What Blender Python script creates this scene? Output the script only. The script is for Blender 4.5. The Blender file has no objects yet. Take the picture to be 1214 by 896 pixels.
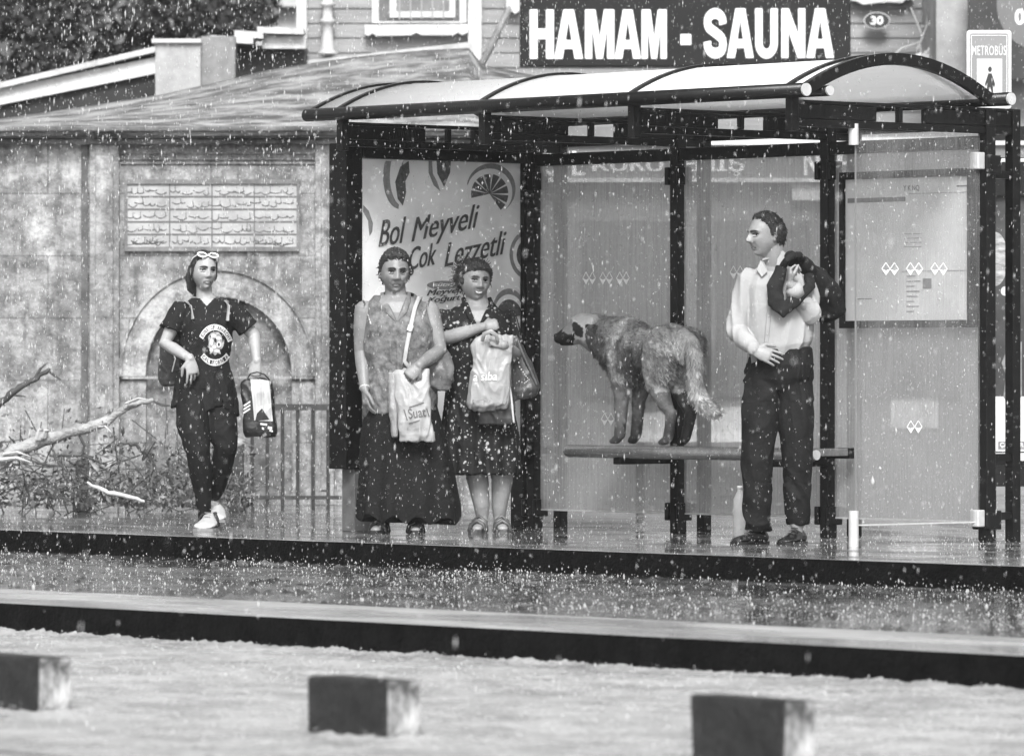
import bpy, math, random
import numpy as np
from mathutils import Vector, Matrix, noise
from mathutils.bvhtree import BVHTree
R = math.radians
random.seed(7)
rng = np.random.default_rng(7)
SC = bpy.context.scene
COL = SC.collection
# ------------------------------------------------------------------ camera
F = 6744.0                      # focal length in photograph pixels (200 mm)
PHI = R(48.3)                   # the shelter is seen at 48 degrees from square-on
CP, SP = math.cos(PHI), math.sin(PHI)
HOR = 435.0
CAMH = 0.93
CY = -21.94                     # camera to the shelter's back line
CX = 22.6
cam_d = bpy.data.cameras.new('camera')
cam = bpy.data.objects.new('camera', cam_d); COL.objects.link(cam)
cam.location = (CX, CY, CAMH); cam.rotation_euler = (R(90), 0, PHI)
cam_d.lens = 200.0; cam_d.sensor_width = 36.0
cam_d.shift_y = -13.0/1214
cam_d.clip_start = 0.5; cam_d.clip_end = 600
cam_d.dof.use_dof = True; cam_d.dof.focus_distance = 30.6; cam_d.dof.aperture_fstop = 4.8
SC.camera = cam
# ------------------------------------------------------------------ light
world = bpy.data.worlds.new("World"); SC.world = world; world.use_nodes = True
wn, wl = world.node_tree.nodes, world.node_tree.links
wn.clear()
sky = wn.new('ShaderNodeTexSky'); sky.sky_type = 'NISHITA'; sky.sun_disc = False
sky.sun_elevation = R(52); sky.sun_rotation = R(170); sky.dust_density = 4
bw = wn.new('ShaderNodeRGBToBW'); bg = wn.new('ShaderNodeBackground'); wo = wn.new('ShaderNodeOutputWorld')
bg.inputs['Strength'].default_value = 0.15
wl.new(sky.outputs[0], bw.inputs[0]); wl.new(bw.outputs[0], bg.inputs['Color']); wl.new(bg.outputs[0], wo.inputs['Surface'])
sun_d = bpy.data.lights.new('sun', 'SUN'); sun_d.energy = 2.4; sun_d.angle = R(18)
sun = bpy.data.objects.new('sun', sun_d); COL.objects.link(sun)
_sd = Vector((0.66, -0.56, 0.80))      # towards the sun: behind the camera, to its right
sun.rotation_euler = _sd.to_track_quat('Z', 'Y').to_euler()
sky.sun_elevation = math.asin(_sd.normalized().z)
sky.sun_rotation = math.atan2(_sd.x, _sd.y)
SC.view_settings.view_transform = 'Standard'; SC.view_settings.look = 'None'
SC.view_settings.exposure = 0.72; SC.view_settings.gamma = 1
# ------------------------------------------------------------------ projection helpers (metres from measurements)
def PW(px, py, d):
    L = (px-607)/F*d
    return Vector((CX + L*CP - d*SP, CY + L*SP + d*CP, CAMH + (HOR-py)/F*d))
def dY(px, Y):
    k = (px-607)/F
    return (Y-CY)/(k*SP + CP)
def onY(px, py, Y): return PW(px, py, dY(px, Y))
def XY(px, Y): return onY(px, 400, Y).x
class Fr:
    """a camera-facing placing frame at photograph column px and depth d: local x to the right, y away, z up"""
    def __init__(s, px, d, z=0.0):
        s.px, s.d, s.z = px, d, z
        s.L0 = (px-607)/F*d
        w = PW(px, HOR, d); s.loc = Vector((w.x, w.y, z)); s.rot = PHI
    def p(s, px, py, dy=0.0):
        d = s.d+dy
        return Vector(((px-607)/F*d - s.L0, dy, CAMH + (HOR-py)/F*d - s.z))
# ------------------------------------------------------------------ materials
MATS = {}
def mat(name, v=0.5, rough=0.6, var=0.0, scale=8.0, bump=0.0, bscale=60.0, metal=0.0, spec=0.5, stretch=(1,1,1), trans=0.0, v2=None, lo=0.35, hi=0.65, detail=6, coat=0.0, sub=0.0):
    if name in MATS: return MATS[name]
    m = bpy.data.materials.new(name); m.use_nodes = True
    n, l = m.node_tree.nodes, m.node_tree.links
    b = n['Principled BSDF']
    b.inputs['Base Color'].default_value = (v, v, v, 1)
    b.inputs['Roughness'].default_value = rough; b.inputs['Metallic'].default_value = metal
    b.inputs['Specular IOR Level'].default_value = spec
    if coat: b.inputs['Coat Weight'].default_value = coat; b.inputs['Coat Roughness'].default_value = .15
    tc = n.new('ShaderNodeTexCoord'); mp = n.new('ShaderNodeMapping'); mp.inputs['Scale'].default_value = stretch
    l.new(tc.outputs['Object'], mp.inputs['Vector'])
    if var or v2 is not None:
        nz = n.new('ShaderNodeTexNoise'); nz.inputs['Scale'].default_value = scale; nz.inputs['Detail'].default_value = detail
        nz.inputs['Roughness'].default_value = .65
        cr = n.new('ShaderNodeValToRGB')
        a = v*(1-var) if v2 is None else v
        c = v*(1+var) if v2 is None else v2
        cr.color_ramp.elements[0].position = lo; cr.color_ramp.elements[0].color = (a,a,a,1)
        cr.color_ramp.elements[1].position = hi; cr.color_ramp.elements[1].color = (c,c,c,1)
        l.new(mp.outputs[0], nz.inputs['Vector']); l.new(nz.outputs['Fac'], cr.inputs[0]); l.new(cr.outputs[0], b.inputs['Base Color'])
    if bump:
        nb = n.new('ShaderNodeTexNoise'); nb.inputs['Scale'].default_value = bscale; nb.inputs['Detail'].default_value = 4
        bp = n.new('ShaderNodeBump'); bp.inputs['Strength'].default_value = bump; bp.inputs['Distance'].default_value = .02
        l.new(mp.outputs[0], nb.inputs['Vector']); l.new(nb.outputs['Fac'], bp.inputs['Height']); l.new(bp.outputs[0], b.inputs['Normal'])
    if trans:
        tr = n.new('ShaderNodeBsdfTranslucent'); tr.inputs['Color'].default_value = (v,v,v,1)
        mx = n.new('ShaderNodeMixShader'); mx.inputs[0].default_value = trans
        l.new(b.outputs[0], mx.inputs[1]); l.new(tr.outputs[0], mx.inputs[2]); l.new(mx.outputs[0], n['Material Output'].inputs['Surface'])
    MATS[name] = m
    return m
def nodes_of(m): return m.node_tree.nodes, m.node_tree.links, m.node_tree.nodes['Principled BSDF']
# ------------------------------------------------------------------ mesh builder
class MB:
    def __init__(s): s.v = []; s.f = []; s.mi = []; s.cur = 0
    def add(s, vs, fs):
        o = len(s.v); s.v.extend([tuple(p) for p in vs])
        for f in fs: s.f.append(tuple(i+o for i in f)); s.mi.append(s.cur)
        return s
    def box(s, x0, x1, y0, y1, z0, z1):
        v = [(x0,y0,z0),(x1,y0,z0),(x1,y1,z0),(x0,y1,z0),(x0,y0,z1),(x1,y0,z1),(x1,y1,z1),(x0,y1,z1)]
        return s.add(v, [(0,3,2,1),(4,5,6,7),(0,1,5,4),(1,2,6,5),(2,3,7,6),(3,0,4,7)])
    def bar(s, a, b, w, h, up=(0,0,1)):
        a, b = Vector(a), Vector(b); d = (b-a).normalized(); up = Vector(up)
        sd = d.cross(up)
        if sd.length < 1e-4: sd = d.cross(Vector((0,1,0)))
        sd.normalize(); u = sd.cross(d).normalized()
        v = [c + sd*sx*w/2 + u*sz*h/2 for c in (a, b) for sx, sz in ((-1,-1),(1,-1),(1,1),(-1,1))]
        return s.add(v, [(3,2,1,0),(4,5,6,7),(0,1,5,4),(1,2,6,5),(2,3,7,6),(3,0,4,7)])
    def tube(s, pts, rad, seg=14, cap='round', flat=None, ff=1.0):
        """tapered tube through pts; flat = axis along which the section is scaled by ff (number or list)"""
        pts = [Vector(p) for p in pts]
        n = len(pts)
        if not isinstance(rad, (list, tuple)): rad = [rad]*n
        if not isinstance(ff, (list, tuple)): ff = [ff]*n
        P, Rr, Ff = list(pts), list(rad), list(ff)
        if cap == 'round':
            d0 = (pts[0]-pts[1]).normalized(); d1 = (pts[-1]-pts[-2]).normalized()
            hd = [(.45,.89),(.8,.6),(.97,.25)]
            pre = [(pts[0]+d0*rad[0]*a*min(1,ff[0]), rad[0]*b, ff[0]) for a,b in reversed(hd)]
            post = [(pts[-1]+d1*rad[-1]*a*min(1,ff[-1]), rad[-1]*b, ff[-1]) for a,b in hd]
            P = [q[0] for q in pre]+P+[q[0] for q in post]; Rr = [q[1] for q in pre]+Rr+[q[1] for q in post]; Ff = [q[2] for q in pre]+Ff+[q[2] for q in post]
        rings = []; prev = None
        for i in range(len(P)):
            if i == 0: d = P[1]-P[0]
            elif i == len(P)-1: d = P[-1]-P[-2]
            else: d = (P[i]-P[i-1]).normalized() + (P[i+1]-P[i]).normalized()
            if d.length < 1e-8: d = Vector((0,0,1))
            d.normalize()
            if flat is not None:
                fx = Vector(flat) - d*Vector(flat).dot(d); fx.normalize(); e1 = d.cross(fx); e2 = fx
            else:
                if prev is None:
                    t = Vector((0,1,0)) if abs(d.y) < .9 else Vector((1,0,0)); e1 = d.cross(t).normalized()
                else: e1 = (prev - d*prev.dot(d)).normalized()
                e2 = d.cross(e1); prev = e1
            rings.append([P[i] + e1*math.cos(2*math.pi*k/seg)*Rr[i] + e2*math.sin(2*math.pi*k/seg)*Rr[i]*Ff[i] for k in range(seg)])
        vs = [p for r in rings for p in r]; fs = []
        for i in range(len(rings)-1):
            for k in range(seg):
                a, b = i*seg+k, i*seg+(k+1)%seg
                fs.append((a, b, b+seg, a+seg))
        fs.append(tuple(reversed(range(seg)))); o = (len(rings)-1)*seg; fs.append(tuple(range(o, o+seg)))
        return s.add(vs, fs)
    def loft(s, rings, seg=28, p=2.3):
        """rings of (cx, cy, cz, rx, ry[, yaw[, tiltx]]) stacked upwards"""
        vs = []; fs = []
        for r in rings:
            cx, cy, cz, rx, ry = r[:5]; yaw = r[5] if len(r) > 5 else 0; tl = r[6] if len(r) > 6 else 0
            for k in range(seg):
                a = 2*math.pi*k/seg; c, n_ = math.cos(a), math.sin(a)
                x = rx*math.copysign(abs(c)**(2/p), c); y = ry*math.copysign(abs(n_)**(2/p), n_)
                vs.append((cx + x*math.cos(yaw) - y*math.sin(yaw), cy + x*math.sin(yaw) + y*math.cos(yaw), cz + tl*x))
        for i in range(len(rings)-1):
            for k in range(seg):
                a, b = i*seg+k, i*seg+(k+1)%seg; fs.append((a, b, b+seg, a+seg))
        fs.append(tuple(reversed(range(seg)))); o = (len(rings)-1)*seg; fs.append(tuple(range(o, o+seg)))
        return s.add(vs, fs)
    def ball(s, c, r, seg=16, rings=10, rot=None):
        if not isinstance(r, (tuple, list)): r = (r,r,r)
        c = Vector(c); vs = [Vector((0,0,-r[2]))]; fs = []
        for i in range(1, rings):
            t = math.pi*i/rings - math.pi/2
            for k in range(seg):
                a = 2*math.pi*k/seg
                vs.append(Vector((r[0]*math.cos(t)*math.cos(a), r[1]*math.cos(t)*math.sin(a), r[2]*math.sin(t))))
        vs.append(Vector((0,0,r[2])))
        if rot is not None: vs = [rot @ v for v in vs]
        vs = [v+c for v in vs]
        for k in range(seg): fs.append((0, 1+(k+1)%seg, 1+k))
        for i in range(rings-2):
            for k in range(seg):
                a = 1+i*seg+k; b = 1+i*seg+(k+1)%seg; fs.append((a, b, b+seg, a+seg))
        t = len(vs)-1; o = 1+(rings-2)*seg
        for k in range(seg): fs.append((o+k, o+(k+1)%seg, t))
        return s.add(vs, fs)
    def prism(s, outline, a, b, axis='y'):
        """closed outline in the x-z plane, thickness from y=a to y=b"""
        n = len(outline)
        if axis == 'y': v = [(x, a, z) for x, z in outline] + [(x, b, z) for x, z in outline]
        elif axis == 'x': v = [(a, x, z) for x, z in outline] + [(b, x, z) for x, z in outline]
        else: v = [(x, z, a) for x, z in outline] + [(x, z, b) for x, z in outline]
        f = [tuple(range(n)), tuple(reversed(range(n, 2*n)))] + [(i, i+n, (i+1)%n+n, (i+1)%n) for i in range(n)]
        return s.add(v, f)
    def mesh(s, name):
        me = bpy.data.meshes.new(name); me.from_pydata(s.v, [], s.f)
        if any(s.mi): me.polygons.foreach_set('material_index', s.mi)
        me.update(); return me
    def build(s, name, m, parent=None, smooth=False, bevel=0, recalc=False):
        return link(name, s.mesh(name), m, parent, smooth, bevel, recalc)
def link(name, me, m, parent=None, smooth=False, bevel=0, recalc=False):
    if recalc:
        import bmesh
        b = bmesh.new(); b.from_mesh(me); bmesh.ops.recalc_face_normals(b, faces=b.faces); b.to_mesh(me); b.free()
    o = bpy.data.objects.new(name, me); COL.objects.link(o)
    for k in (m if isinstance(m, (list, tuple)) else [m]): me.materials.append(k)
    if smooth: me.polygons.foreach_set('use_smooth', [True]*len(me.polygons))
    if bevel:
        bv = o.modifiers.new('bevel', 'BEVEL'); bv.width = bevel; bv.segments = 2; bv.limit_method = 'ANGLE'; bv.angle_limit = R(40)
    if parent is not None: o.parent = parent
    return o
def thing(name, label, cat, loc=(0,0,0), rz=0.0, group=None):
    o = bpy.data.objects.new(name, None); COL.objects.link(o); o.empty_display_size = .1
    o.location = loc; o.rotation_euler = (0,0,rz); o['label'] = label; o['category'] = cat
    if group: o['group'] = group
    return o
def fthing(name, label, cat, fr, group=None): return thing(name, label, cat, fr.loc, fr.rot, group)
def tag(o, label, cat, group=None, kind=None):
    o['label'] = label; o['category'] = cat
    if group: o['group'] = group
    if kind: o['kind'] = kind
    return o
def struct(o): o['kind'] = 'structure'; return o
def place(o, fr): o.location = fr.loc; o.rotation_euler = (0,0,fr.rot); return o
def fuse(mb, voxel=.004, smooth=4, sf=.5):
    me = mb.mesh('tmp'); o = bpy.data.objects.new('tmp', me); COL.objects.link(o)
    r = o.modifiers.new('r', 'REMESH'); r.mode = 'VOXEL'; r.voxel_size = voxel; r.use_smooth_shade = True
    if smooth:
        s = o.modifiers.new('s', 'SMOOTH'); s.factor = sf; s.iterations = smooth
    dg = bpy.context.evaluated_depsgraph_get()
    out = bpy.data.meshes.new_from_object(o.evaluated_get(dg), depsgraph=dg)
    bpy.data.objects.remove(o); bpy.data.meshes.remove(me)
    out.materials.clear()
    return out
def coords(me):
    a = np.empty(len(me.vertices)*3, np.float32); me.vertices.foreach_get('co', a); return a.reshape(-1,3)
def normals(me):
    a = np.empty(len(me.vertices)*3, np.float32); me.vertices.foreach_get('normal', a); return a.reshape(-1,3)
def setco(me, a): me.vertices.foreach_set('co', a.astype(np.float32).ravel()); me.update()
def wrinkle(me, amp, fn=None, sc=(14,14,6), seed=0, ridged=True):
    c = coords(me); n = normals(me); d = np.empty(len(c))
    for i, p in enumerate(c):
        q = Vector((p[0]*sc[0]+seed, p[1]*sc[1], p[2]*sc[2]))
        w = noise.noise(q + Vector((noise.noise(q*.5+Vector((9,0,0))),)*3)*1.2)
        d[i] = (1-2*abs(w)*1.6 if ridged else w)
    a = amp if fn is None else amp*np.array([fn(p) for p in c])
    setco(me, c + n*(d*a)[:,None])
def cut(me, pred):
    """drop faces whose centre satisfies pred"""
    import bmesh
    b = bmesh.new(); b.from_mesh(me)
    k = [f for f in b.faces if pred(f.calc_center_median())]
    bmesh.ops.delete(b, geom=k, context='FACES'); b.to_mesh(me); b.free(); me.update()
# ------------------------------------------------------------------ lettering
def text_raw(s, off=0.0, shear=0.0, spacing=1.0):
    cu = bpy.data.curves.new('t', 'FONT'); cu.body = s; cu.offset = off; cu.shear = shear; cu.space_character = spacing
    cu.resolution_u = 3
    o = bpy.data.objects.new('t', cu); COL.objects.link(o)
    dg = bpy.context.evaluated_depsgraph_get()
    me = bpy.data.meshes.new_from_object(o.evaluated_get(dg), depsgraph=dg)
    bpy.data.objects.remove(o)
    v = [(p.co.x, p.co.y) for p in me.vertices]; f = [tuple(p.vertices) for p in me.polygons]
    bpy.data.meshes.remove(me)
    return v, f
def text_fit(mb, s, x0, x1, z0, z1, y, off=0.0, shear=0.0, rot=0.0, spacing=1.0, fn=None):
    """write s inside the box x0..x1, z0..z1 on the plane y (facing -y); fn maps (x,z)->3D"""
    v, f = text_raw(s, off, shear, spacing)
    if not v: return mb
    a = np.array(v); mn, mx = a.min(0), a.max(0)
    a = (a-mn)/np.maximum(mx-mn, 1e-6)
    X = x0 + a[:,0]*(x1-x0); Z = z0 + a[:,1]*(z1-z0)
    if rot:
        cx, cz = (x0+x1)/2, (z0+z1)/2; c, s_ = math.cos(rot), math.sin(rot)
        X, Z = cx+(X-cx)*c-(Z-cz)*s_, cz+(X-cx)*s_+(Z-cz)*c
    pts = [fn(x, z) if fn else (x, y, z) for x, z in zip(X, Z)]
    return mb.add(pts, f)
def densify(me, cutlen):
    import bmesh
    b = bmesh.new(); b.from_mesh(me)
    bmesh.ops.triangulate(b, faces=b.faces)
    for _ in range(4):
        e = [x for x in b.edges if x.calc_length() > cutlen]
        if not e: break
        bmesh.ops.subdivide_edges(b, edges=e, cuts=1)
        bmesh.ops.triangulate(b, faces=b.faces)
    b.to_mesh(me); b.free(); me.update()
def drape(me, target, dist=.003, direction=(0,1,0), start=-2.0):
    """lay a flat print on the front of a garment"""
    bv = BVHTree.FromPolygons([v.co for v in target.vertices], [tuple(p.vertices) for p in target.polygons])
    D = Vector(direction)
    c = coords(me); last = 0
    for i, p in enumerate(c):
        q = Vector(p); h = bv.ray_cast(Vector((q.x, start, q.z)), D)
        if h[0] is not None: last = h[0].y - dist
        c[i][1] = last
    setco(me, c)
# ================================================================== SETTING
M_drop = mat('rain_drop', .82, .15, trans=.35)
n, l = M_drop.node_tree.nodes, M_drop.node_tree.links
_src = n['Material Output'].inputs['Surface'].links[0].from_socket; _tr = n.new('ShaderNodeBsdfTransparent'); _mx = n.new('ShaderNodeMixShader'); _mx.inputs[0].default_value = .55
l.new(_tr.outputs[0], _mx.inputs[1]); l.new(_src, _mx.inputs[2]); l.new(_mx.outputs[0], n['Material Output'].inputs['Surface'])
def wet(name, v, v2, r0, r1, bump, bscale, sx=1.0, sy=1.0, vs=3.0, dist=.01, spec=.5, ramp=(.4,.6), big=0.0, bigscale=3.0):
    m = bpy.data.materials.new(name); m.use_nodes = True; n, l, b = nodes_of(m)
    tc = n.new('ShaderNodeTexCoord'); mp = n.new('ShaderNodeMapping'); mp.inputs['Scale'].default_value = (sx, sy, 1)
    l.new(tc.outputs['Object'], mp.inputs[0])
    def nz(scale, det=5, rough=.6, src=mp.outputs[0]):
        t = n.new('ShaderNodeTexNoise'); t.inputs['Scale'].default_value = scale; t.inputs['Detail'].default_value = det; t.inputs['Roughness'].default_value = rough
        l.new(src, t.inputs['Vector']); return t.outputs['Fac']
    a = nz(vs, 8, .7)
    cr = n.new('ShaderNodeValToRGB'); e = cr.color_ramp.elements
    e[0].position, e[1].position = ramp; e[0].color = (v,v,v,1); e[1].color = (v2,v2,v2,1)
    l.new(a, cr.inputs[0]); l.new(cr.outputs[0], b.inputs['Base Color'])
    rr = n.new('ShaderNodeMapRange'); rr.inputs['From Min'].default_value = .4; rr.inputs['From Max'].default_value = .6
    rr.inputs['To Min'].default_value = r0; rr.inputs['To Max'].default_value = r1
    l.new(nz(vs*.6, 6, .6), rr.inputs['Value']); l.new(rr.outputs[0], b.inputs['Roughness'])
    b.inputs['Specular IOR Level'].default_value = spec
    h = nz(bscale, 3, .6)
    bp = n.new('ShaderNodeBump'); bp.inputs['Strength'].default_value = bump; bp.inputs['Distance'].default_value = dist
    l.new(h, bp.inputs['Height'])
    if big:
        b2 = n.new('ShaderNodeBump'); b2.inputs['Strength'].default_value = big; b2.inputs['Distance'].default_value = .05
        l.new(nz(bigscale, 4, .6), b2.inputs['Height']); l.new(bp.outputs[0], b2.inputs['Normal']); l.new(b2.outputs[0], b.inputs['Normal'])
    else: l.new(bp.outputs[0], b.inputs['Normal'])
    return m
M_pave = wet('wet_paving', .04, .20, .02, .22, .05, 22, .7, 1.3, 2.2, .008, .5, (.42,.6))
M_lane = wet('flooded_asphalt', .03, .13, .03, .22, .12, 26, .5, 1.0, 1.5, .015, .5, (.42,.62))
M_slab = wet('wet_kerb_slab', .26, .46, .10, .4, .5, 24, .4, 1.2, 2.0, .008, .5)
M_road = wet('flood_water', .27, .42, .12, .45, 1.0, 110, .8, 1.0, 3.4, .006, .5, (.42,.58), .08, 5)
M_kerb = mat('black_wet_kerb', .004, .7, .6, 12, .6, 40, spec=.06)
M_ground = mat('soil', .12, .8, .3, 2)
ZS, ZR = -.12, -.24
YK1, YK2 = -2.55, -6.96           # upper and lower kerb faces
YS = YK2+1.0
g = MB(); g.box(-160, 160, -40, 220, -.6, -.30); struct(g.build('ground', M_ground))
g = MB(); g.box(-140, 140, YK1+.09, 200, -.29, 0); struct(g.build('pavement', M_pave))
# kerb stones of the two platforms, with real joints
def kerb_run(name, y0, y1, z0, z1, m, step=1.0, x0=-60, x1=50):
    k = MB(); x = x0
    while x < x1:
        w = step
        k.box(x+.003, x+w-.003, y0+random.uniform(0,.006), y1, z0, z1+random.uniform(-.003,.003)); x += w
    o = k.build(name, m, bevel=.012); return struct(o)
def kerb_mat(name, vt, vt2, stain=True):
    m = mat(name, vt, .35, 0, 6, .4, 45, v2=vt2)
    n, l, b = nodes_of(m)
    return m
# top pale, face black with oil and grime (real paint line: the riser is painted)
M_kerbtop = mat('wet_kerb_top', .16, .22, 0, 5, .25, 40, v2=.40)
struct(MB().box(-140, 140, YK1, YK1+.09, -.29, .002).build('kerb', [M_kerbtop]))
for ob in [o for o in bpy.data.objects if o.name == 'kerb']:
    ob.data.materials.append(M_kerb)
    for p in ob.data.polygons:
        if abs(p.normal.y) > .5: p.material_index = 1
g = MB(); g.box(-140, 140, YS, YK1-.001, -.29, ZS); struct(g.build('bus_lane', M_lane))
g = MB(); g.box(-140, 140, YK2, YS-.006, -.29, ZS+.012)
o = struct(g.build('kerb_slab', [M_slab, M_kerb]))
for p in o.data.polygons:
    if p.normal.y < -.5: p.material_index = 1
g = MB(); g.box(-140, 140, -40, YK2-.001, -.29, ZR); struct(g.build('road', M_road))
# rain-beaten water: fine heightfields with a spike where each drop lands, over the flat sheets
def rain_sheet(name, x0, x1, y0, y1, z, dx, dy, m_, amp, dens, hmax, seed, lip=0):
    r_ = np.random.default_rng(seed); nx, ny = int((x1-x0)/dx), int((y1-y0)/dy)
    X, Y = np.meshgrid(np.linspace(x0, x1, nx), np.linspace(y0, y1, ny)); H = np.zeros_like(X)
    for k in range(26):
        a = r_.uniform(0, math.pi); w = 2*math.pi/r_.uniform(.06, .5); H += amp/5*np.sin((X*math.cos(a)+Y*math.sin(a))*w + r_.uniform(0,6) + 1.5*np.sin(X*w*.17+k))
    n = int((x1-x0)*(y1-y0)*dens); ii = r_.integers(1, ny-1, n); jj = r_.integers(1, nx-1, n); hh = hmax*r_.random(n)**2.2
    patchy = .5+.5*np.sin(X*1.7+1.3*np.sin(Y*2.1))*np.sin(Y*2.9+X*.6)
    for i, j, h in zip(ii, jj, hh):
        h *= .45+.75*patchy[i, j]; H[i, j] = max(H[i, j], h)
        if h > hmax*.25: H[i, j-1] = max(H[i, j-1], h*.35); H[i, j+1] = max(H[i, j+1], h*.3)
    if lip: H += lip*np.exp(-(y1-Y)/.07)*(.35+.65*np.abs(np.sin(X*3.1+1.7*np.sin(X*1.3))*np.sin(X*11+Y*9)))*(.5+r_.random(X.shape))
    e = np.minimum(np.minimum(np.arange(nx), nx-1-np.arange(nx))[None,:], np.minimum(np.arange(ny), ny-1-np.arange(ny)+(9 if lip else 0))[:,None]); H *= np.clip(e/3, 0, 1)
    V = np.stack([X, Y, H+z+amp*.8+.003], -1).reshape(-1,3)
    idx = np.arange(nx*ny).reshape(ny, nx); Fq = np.stack([idx[:-1,:-1], idx[:-1,1:], idx[1:,1:], idx[1:,:-1]], -1).reshape(-1,4)
    me = bpy.data.meshes.new(name); me.vertices.add(len(V)); me.vertices.foreach_set('co', V.ravel().astype(np.float32))
    me.loops.add(Fq.size); me.loops.foreach_set('vertex_index', Fq.ravel().astype(np.int32)); me.polygons.add(len(Fq)); me.polygons.foreach_set('loop_start', np.arange(0, Fq.size, 4).astype(np.int32))
    me.update(calc_edges=True); me.validate()
    o_ = link(name, me, m_, None, True); o_['kind'] = 'structure'; return o_
rain_sheet('water', XY(-60,-6.96)-.2, XY(1290,-11.2)+2.4, -11.6, YK2-.002, ZR, .012, .028, M_road, .0012, 900, .011, 3, .020)
rain_sheet('lane_water', XY(-60,YK1)-.3, XY(1290,YS)+.5, YS+.002, YK1-.002, ZS, .013, .032, M_lane, .0006, 55, .022, 5)
# ---- lane separator blocks standing in the flood
M_blk = mat('block_black_paint', .005, .5, 0, 7, .8, 22, v2=.022, detail=9)
M_blkw = mat('block_worn_white', .06, .6, 0, 8, .5, 30, v2=.46, lo=.40, hi=.60, detail=9)
Yb = None
for i, (pxc, ph, lab) in enumerate(((46, .185, 'black lane block with a worn pale end, leftmost, cut by the picture edge'), (460, .185, 'black lane block with a worn pale end, middle one, below the two women'), (929, .20, 'black lane block with a worn pale end, rightmost, below the man'))):
    w = onY(pxc, 800, -10.33)
    t = thing('lane_block', lab, 'concrete block', (w.x, w.y, ZR), 0, 'lane separator blocks in the flooded road')
    m = MB(); m.box(-.40, 0, 0, .14, -.04, ph)
    rb_ = random.Random(i); m.v = [(x_+rb_.uniform(-.006,.006), y_+rb_.uniform(-.006,.006), z_+rb_.uniform(-.005,.005)) for x_, y_, z_ in m.v]
    b = m.build('block_body', [M_blk, M_blkw], t, bevel=.013)
    for p in b.data.polygons:
        if p.normal.x > .5 : p.material_index = 1
# ================================================================== BUS SHELTER
M_steel = mat('black_painted_steel', .006, .3, .3, 14, .08, 90, spec=.28)
M_chrome = mat('pale_metal', .62, .3, .1, 20, metal=.3)
M_seat = mat('brushed_seat_metal', .38, .22, .2, 20, metal=.8)
def glass_mat(name, veil=.42, streak=26, base=.36, see=.85, sk=.5):
    m = bpy.data.materials.new(name); m.use_nodes = True; n, l, b = nodes_of(m)
    b.inputs['Base Color'].default_value = (base,base,base,1); b.inputs['Roughness'].default_value = .35
    tc = n.new('ShaderNodeTexCoord')
    def nz(sc, vec, det=4):
        mp = n.new('ShaderNodeMapping'); mp.inputs['Scale'].default_value = vec; l.new(tc.outputs['Object'], mp.inputs[0])
        t = n.new('ShaderNodeTexNoise'); t.inputs['Scale'].default_value = sc; t.inputs['Detail'].default_value = det; l.new(mp.outputs[0], t.inputs[0]); return t.outputs['Fac']
    s1 = nz(streak, (3,3,.12)); s2 = nz(3.0, (1,1,1)); s3 = nz(90, (1,1,1), 2)
    a = n.new('ShaderNodeMath'); a.operation = 'MULTIPLY_ADD'; l.new(s1, a.inputs[0]); a.inputs[1].default_value = sk; a.inputs[2].default_value = veil-.5*sk-.27
    a2 = n.new('ShaderNodeMath'); a2.operation = 'MULTIPLY_ADD'; l.new(s2, a2.inputs[0]); a2.inputs[1].default_value = .42; l.new(a.outputs[0], a2.inputs[2])
    a3 = n.new('ShaderNodeMath'); a3.operation = 'MULTIPLY_ADD'; a3.use_clamp = True; l.new(s3, a3.inputs[0]); a3.inputs[1].default_value = .16; l.new(a2.outputs[0], a3.inputs[2])
    t = n.new('ShaderNodeBsdfTransparent'); t.inputs['Color'].default_value = (see,)*3+(1,)
    tl = n.new('ShaderNodeBsdfTranslucent'); tl.inputs['Color'].default_value = (base,base,base,1)
    mm = n.new('ShaderNodeMixShader'); mm.inputs[0].default_value = .45; l.new(b.outputs[0], mm.inputs[1]); l.new(tl.outputs[0], mm.inputs[2])
    mx = n.new('ShaderNodeMixShader'); l.new(a3.outputs[0], mx.inputs[0]); l.new(t.outputs[0], mx.inputs[1]); l.new(mm.outputs[0], mx.inputs[2])
    l.new(mx.outputs[0], n['Material Output'].inputs['Surface'])
    return m
M_glass = glass_mat('rain_streaked_glass', .47, 26, .66, .92, .46)
M_roof = mat('milky_roof_sheet', .97, .3, .03, 6, .1, 10, stretch=(.3,3,3), trans=.42)
M_logo = mat('white_glass_transfer', .8, .5)
PX = [XY(634,0), XY(804,0), XY(982,0), XY(1170,0)]
x_r = PX[3]+.15; x_l = x_r-3.99
sh = thing('bus_shelter', 'black steel bus shelter with curved milky roof and wet glass walls', 'bus shelter', (PX[1], 0, 0))
ox = PX[1]
def sx(x): return x-ox
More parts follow.
